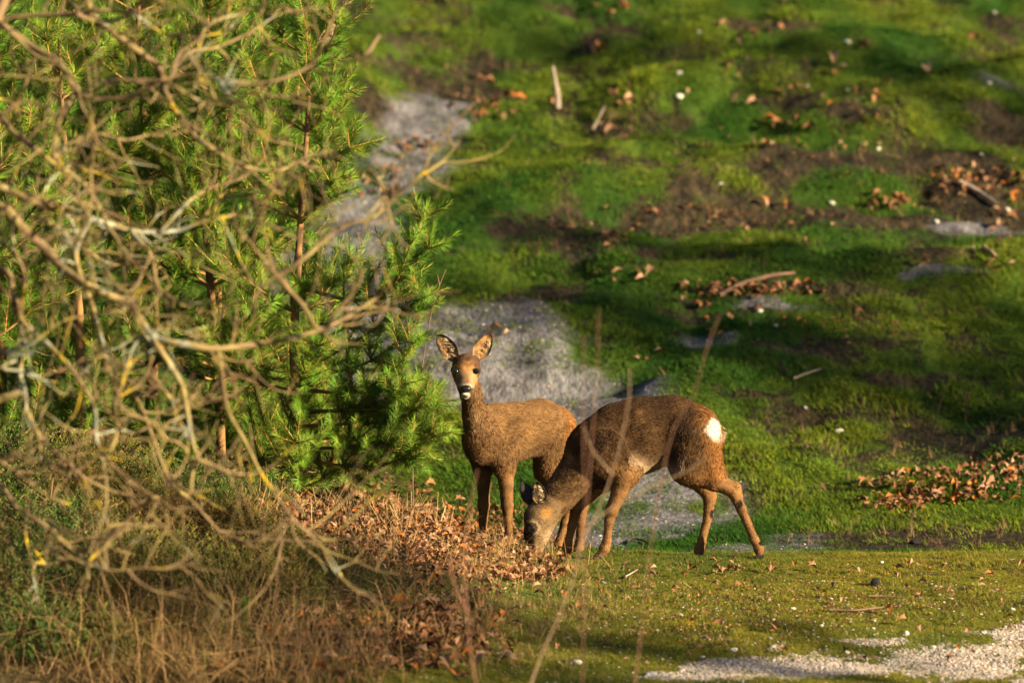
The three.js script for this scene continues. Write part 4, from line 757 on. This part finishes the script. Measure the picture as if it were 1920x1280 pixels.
// ------------------------------------------------------------------ fallen leaves
function leafGeometry(seed) {               // lobed oak leaf, curled, with a midrib fold
  const r = rng(seed), L = 0.095, n = 7, pos = [], c1 = (r() - 0.3) * 0.05, c2 = 0.012 + 0.03 * r(), tw = (r() - 0.5) * 0.8, mid = [], lft = [], rgt = [];
  for (let k = 0; k <= n; k++) { const t = k / n, w = k === 0 ? 0.002 : k === n ? 0.002 : L * 0.30 * Math.sin(Math.PI * Math.pow(t, 0.85)) * (k % 2 ? 1.15 : 0.7) + 0.002, y = c1 * 4 * t * (1 - t) + 0.006, a = tw * (t - 0.5), e = c2 * (w / (L * 0.3)); mid.push([0, y, (t - 0.5) * L]); lft.push([-w * Math.cos(a), y + e - w * Math.sin(a), (t - 0.5) * L + 0.006]); rgt.push([w * Math.cos(a), y + e + w * Math.sin(a), (t - 0.5) * L + 0.006]); }
  for (let k = 0; k < n; k++) for (const [s, o] of [[lft, 0], [rgt, 1]]) { const q = [mid[k], mid[k + 1], s[k + 1], s[k]]; for (const i of [0, 1, 2, 0, 2, 3]) pos.push(...q[i]); }
  return triGeo(pos);
}
const LEAVES = [1, 2, 3, 4, 5].map(leafGeometry), LEAFV = new THREE.MeshPhysicalMaterial({ color: 0xffffff, vertexColors: true, roughness: 0.85, specularIntensity: 0.2, side: THREE.DoubleSide });
const leafColour = (r) => { const t = r(), g = 0.6 + 0.6 * r(); return mul3(t < 0.4 ? [0.27, 0.135, 0.068] : t < 0.66 ? [0.15, 0.072, 0.038] : t < 0.9 ? [0.35, 0.22, 0.135] : [0.38, 0.14, 0.035], g); };
{
  const r = rng(601), lit = [[], [], [], [], []], pile = [[], [], [], [], []], hillL = [[], [], [], [], []];
  const drop = (to, px, py, sx, sy, n, s, lift) => { for (let k = 0; k < n; k++) { const g = hit(px + sx * (r() + r() - 1), py + sy * (r() + r() - 1)); to[Math.floor(r() * 5)].push({ m: orient(g.add(V(0, lift * r() + 0.006, 0)), tilt(r, 1.2), r() * 6.28, s * (0.35 + 0.85 * r())), c: leafColour(r) }); } };
  drop(lit, 800, 1010, 240, 66, 1200, 0.46, 0.04); drop(lit, 900, 1050, 190, 50, 800, 0.42, 0.025); drop(lit, 640, 965, 190, 60, 600, 0.5, 0.05); drop(lit, 980, 1082, 100, 14, 160, 0.45, 0.015); drop(lit, 720, 1190, 260, 90, 700, 0.75, 0.03); drop(lit, 560, 1240, 200, 50, 260, 0.8, 0.05); drop(lit, 450, 900, 250, 60, 200, 0.7, 0.1); drop(lit, 830, 1070, 200, 60, 400, 0.5, 0.02); drop(lit, 1400, 1130, 520, 90, 1500, 0.17, 0.006);
  lit.forEach((l, k) => tag(joined('leaf_litter', LEAVES[k], LEAFV, l), ['deep drift', 'brown layer', 'curled layer', 'dry layer', 'thick layer'][k] + ' of fallen oak leaves on the bank by the deer', 'leaf litter', null, 'stuff'));
  drop(pile, 1790, 915, 170, 40, 260, 0.55, 0.02); drop(pile, 1690, 948, 90, 22, 70, 0.5, 0.015); drop(pile, 1890, 890, 100, 36, 120, 0.55, 0.02);
  pile.forEach((l, k) => tag(joined('leaf_pile', LEAVES[k], LEAFV, l), 'heap of rusty fallen leaves in the hollow of the slope', 'leaf litter', null, 'stuff'));
  drop(hillL, 1400, 548, 150, 18, 110, 0.6, 0.015); drop(hillL, 1850, 345, 110, 40, 70, 0.7, 0.015); drop(hillL, 1690, 385, 110, 26, 40, 0.65, 0.015); drop(hillL, 900, 205, 70, 40, 30, 0.7, 0.015); drop(hillL, 720, 350, 60, 40, 40, 0.65, 0.015); drop(hillL, 800, 280, 80, 30, 24, 0.65, 0.015); drop(hillL, 1480, 600, 300, 80, 60, 0.5, 0.01); drop(hillL, 1300, 420, 300, 60, 60, 0.5, 0.01); drop(hillL, 1450, 240, 350, 120, 60, 0.5, 0.01);
  hillL.forEach((l, k) => tag(joined('leaf_drift', LEAVES[k], LEAFV, l), 'small drifts of rusty leaves caught in dips of the slope', 'leaf litter', null, 'stuff'));
  // leaves lying singly
  const mats = []; for (let k = 0; k < 10; k++) { const c = leafColour(r); mats.push(std(c, { roughness: 0.7 })); }
  const single = (px, py, s, label, group) => { const g = hit(px, py), m = mesh('fallen_leaf', LEAVES[Math.floor(r() * 5)], mats[Math.floor(r() * 10)]); m.applyMatrix4(orient(g.add(V(0, 0.022, 0)), tilt(r, 1.3), r() * 6.28, s)); tag(m, label, 'leaf', group); };
  for (let k = 0; k < 90; k++) { const cx = 900 + 1020 * hash(k >> 2, 5, 9), cy = 10 + 700 * Math.pow(hash(k >> 2, 7, 9), 1.3), px = clamp(cx + 60 * (r() - 0.5), 700, 1919), py = clamp(cy + 24 * (r() - 0.5), 4, 800); single(px, py, 0.4 + 0.45 * r(), 'single brown oak leaf lying on the mossy slope', 'leaves on the slope'); }
  for (const [px, py] of [[955, 190], [975, 192], [1030, 200], [1440, 236], [1460, 240], [1410, 205], [1580, 135], [1620, 100], [1738, 137], [1460, 60], [1520, 250], [1620, 240], [1560, 120], [1665, 165], [1360, 60], [1830, 85], [1370, 130], [1120, 100], [1130, 102], [905, 155], [912, 165]]) single(px, py, 0.75 + 0.4 * r(), 'single brown oak leaf lying on the mossy slope', 'leaves on the slope');
  for (let k = 0; k < 110; k++) { const px = 1040 + 880 * r(), py = 1062 + 200 * Math.pow(r(), 1.5); single(px, py, 0.28 + 0.25 * r(), 'small dry leaf fragment lying on the short turf', 'leaf bits on the turf'); }
  for (const [px, py] of [[1372, 1078], [1388, 1074], [1360, 1080], [1380, 1080]]) single(px, py, 0.5, 'orange leaf in the small clump on turf behind the hind hooves', 'leaf clump on the turf');
}
// ------------------------------------------------------------------ stones
function stoneGeometry(seed) { const g = new THREE.IcosahedronGeometry(1, 1), p = g.attributes.position, r = rng(seed), s = V(0.8 + 0.5 * r(), 0.5 + 0.25 * r(), 0.7 + 0.5 * r()), v = V(); for (let k = 0; k < p.count; k++) { v.fromBufferAttribute(p, k); const n = 1 + 0.22 * vn3(v, 1.3, seed * 7) + 0.08 * vn3(v, 3, seed * 11); p.setXYZ(k, v.x * s.x * n, v.y * s.y * n, v.z * s.z * n); } g.computeVertexNormals(); return g; }
const STONES = [1, 2, 3, 4].map(stoneGeometry), STONE = std([1, 1, 1], { roughness: 0.8 });
{
  const r = rng(701), gr = [[], [], [], []], sandy = [[], [], [], []];
  const grey = () => { const t = r(), g = 0.7 + 0.45 * r(); return mul3(t < 0.5 ? [0.46, 0.43, 0.40] : t < 0.7 ? [0.36, 0.32, 0.28] : t < 0.85 ? [0.45, 0.33, 0.23] : [0.22, 0.21, 0.22], g); };
  for (let n = 0, t = 0; n < 16000 && t < 300000; t++) { const z = 0.6 + 3.4 * r(), x = lerp(-0.6, 2.5, r()), k = cover(x, z); if (k.gravel < 0.08 + 0.75 * r()) { if (r() > 0.014) continue; } n++; gr[n % 4].push({ m: orient(V(x, height(x, z) + 0.001, z), tilt(r, 0.8), r() * 6.28, 0.003 + 0.008 * r() * r() * r() + 0.002 * r()), c: grey() }); }
  for (let n = 0, t = 0; n < 1000 && t < 100000; t++) { const z = -8 * r() - 0.2, x = lerp(-1.5, 3, r()), k = cover(x, z); if (k.sand < 0.5) { if (r() > 0.004) continue; } n++; sandy[n % 4].push({ m: orient(V(x, height(x, z), z), tilt(r, 0.8), r() * 6.28, 0.004 + 0.010 * r() * r() * r()), c: grey() }); }
  gr.forEach((l, k) => tag(copies('gravel', STONES[k], STONE, l), 'pale gravel spread along the edge of the turf', 'gravel', null, 'stuff'));
  sandy.forEach((l, k) => tag(copies('sand_grit', STONES[k], STONE, l), 'coarse grit lying on the bare sand of the slope', 'gravel', null, 'stuff'));
  const white = std([0.55, 0.53, 0.50], { roughness: 0.6 }), blue = std([0.30, 0.33, 0.37], { roughness: 0.6 }), black = std([0.02, 0.02, 0.02], { roughness: 0.6 });
  const stone = (px, py, R, mat, label, group, name = 'pebble') => { const g = hit(px, py), m = mesh(name, STONES[Math.floor(r() * 4)], mat); m.position.copy(g).add(V(0, R * 0.25, 0)); m.scale.setScalar(R); m.rotation.set(r() - 0.5, r() * 6, r() - 0.5); tag(m, label, 'stone', group); };
  for (const [px, py, R] of [[1376, 1221, 0.018], [1317, 1233, 0.012], [1488, 1142, 0.012], [1277, 1154, 0.01], [1451, 1162, 0.008], [1082, 1244, 0.02], [1218, 1266, 0.016], [1280, 1258, 0.012], [1640, 1165, 0.01], [1770, 1130, 0.008], [1900, 1145, 0.014], [1654, 1055, 0.01], [1590, 1225, 0.014], [1700, 1190, 0.016], [1750, 1215, 0.014], [1450, 1240, 0.012], [1540, 1175, 0.012], [1330, 1200, 0.008]]) stone(px, py, R, white, 'small white pebble lying on turf beside the gravel', 'white pebbles on the turf');
  for (const [px, py] of [[1513, 163], [1855, 157], [1275, 140], [1275, 182], [1590, 80], [1590, 170], [1757, 417], [1890, 395], [1350, 346], [1865, 25], [1455, 612], [1425, 585], [1510, 765], [1575, 810], [625, 165], [1648, 280], [1840, 290], [1560, 382], [1310, 60]]) stone(px, py, 0.012 + 0.012 * r(), white, 'whitish stone showing in the moss of the slope', 'white stones on the slope');
  stone(1642, 1098, 0.03, black, 'black stone lying on the lit turf'); stone(1715, 1020, 0.028, black, 'dark stone at the edge of the wet track'); stone(1222, 1266, 0.022, blue, 'bluish grey pebble among the white ones');
}
// small pine seedling among the dry grass
{
  const g = hit(460, 1230), root = base('pine_seedling', g.x, g.y, g.z), r = rng(801), l = [], top = P(447, 1140, g.z).sub(g), pts = [V(0, -0.02, 0), top.clone().multiplyScalar(0.5).add(V(0.01, 0, 0)), top];
  mesh('stem', tube(pts, 0.004, 0.002, 5, twigBark), BARK, root); const c = new THREE.CatmullRomCurve3(pts);
  for (let k = 0; k < 7; k++) l.push({ m: orient(c.getPointAt(Math.min(1, 0.15 + k * 0.1)), c.getTangentAt(0.5).clone().add(V((r() - 0.5) * 0.9, 0.2, (r() - 0.5) * 0.9)).normalize(), r() * 6, 0.6), c: [0.6, 0.85, 0.8] });
  copies('needles', SHOOTS[0], NEEDLE, l, root); tag(root, 'tiny pine seedling among the dry grass and heather', 'seedling');
}
// ------------------------------------------------------------------ tall pines across the clearing, whose shade falls on the slope and the heather
for (const [x, z, h, seed] of [[9.8, -1.6, 5.0, 51], [11.2, -4.6, 5.6, 52], [8.3, 6.4, 5.2, 53], [10.6, 0.2, 5.4, 54], [12.6, 0.9, 6.0, 55], [8.9, 8.2, 5.4, 56]]) { const t = pine({ seed, x, z, h, low: h * 0.52, r: 0.07, reach: 1.0, label: 'tall pine across the clearing with its crown high on a bare trunk' }); t.userData.group = 'pines across the clearing'; }
renderer.render(scene, camera);
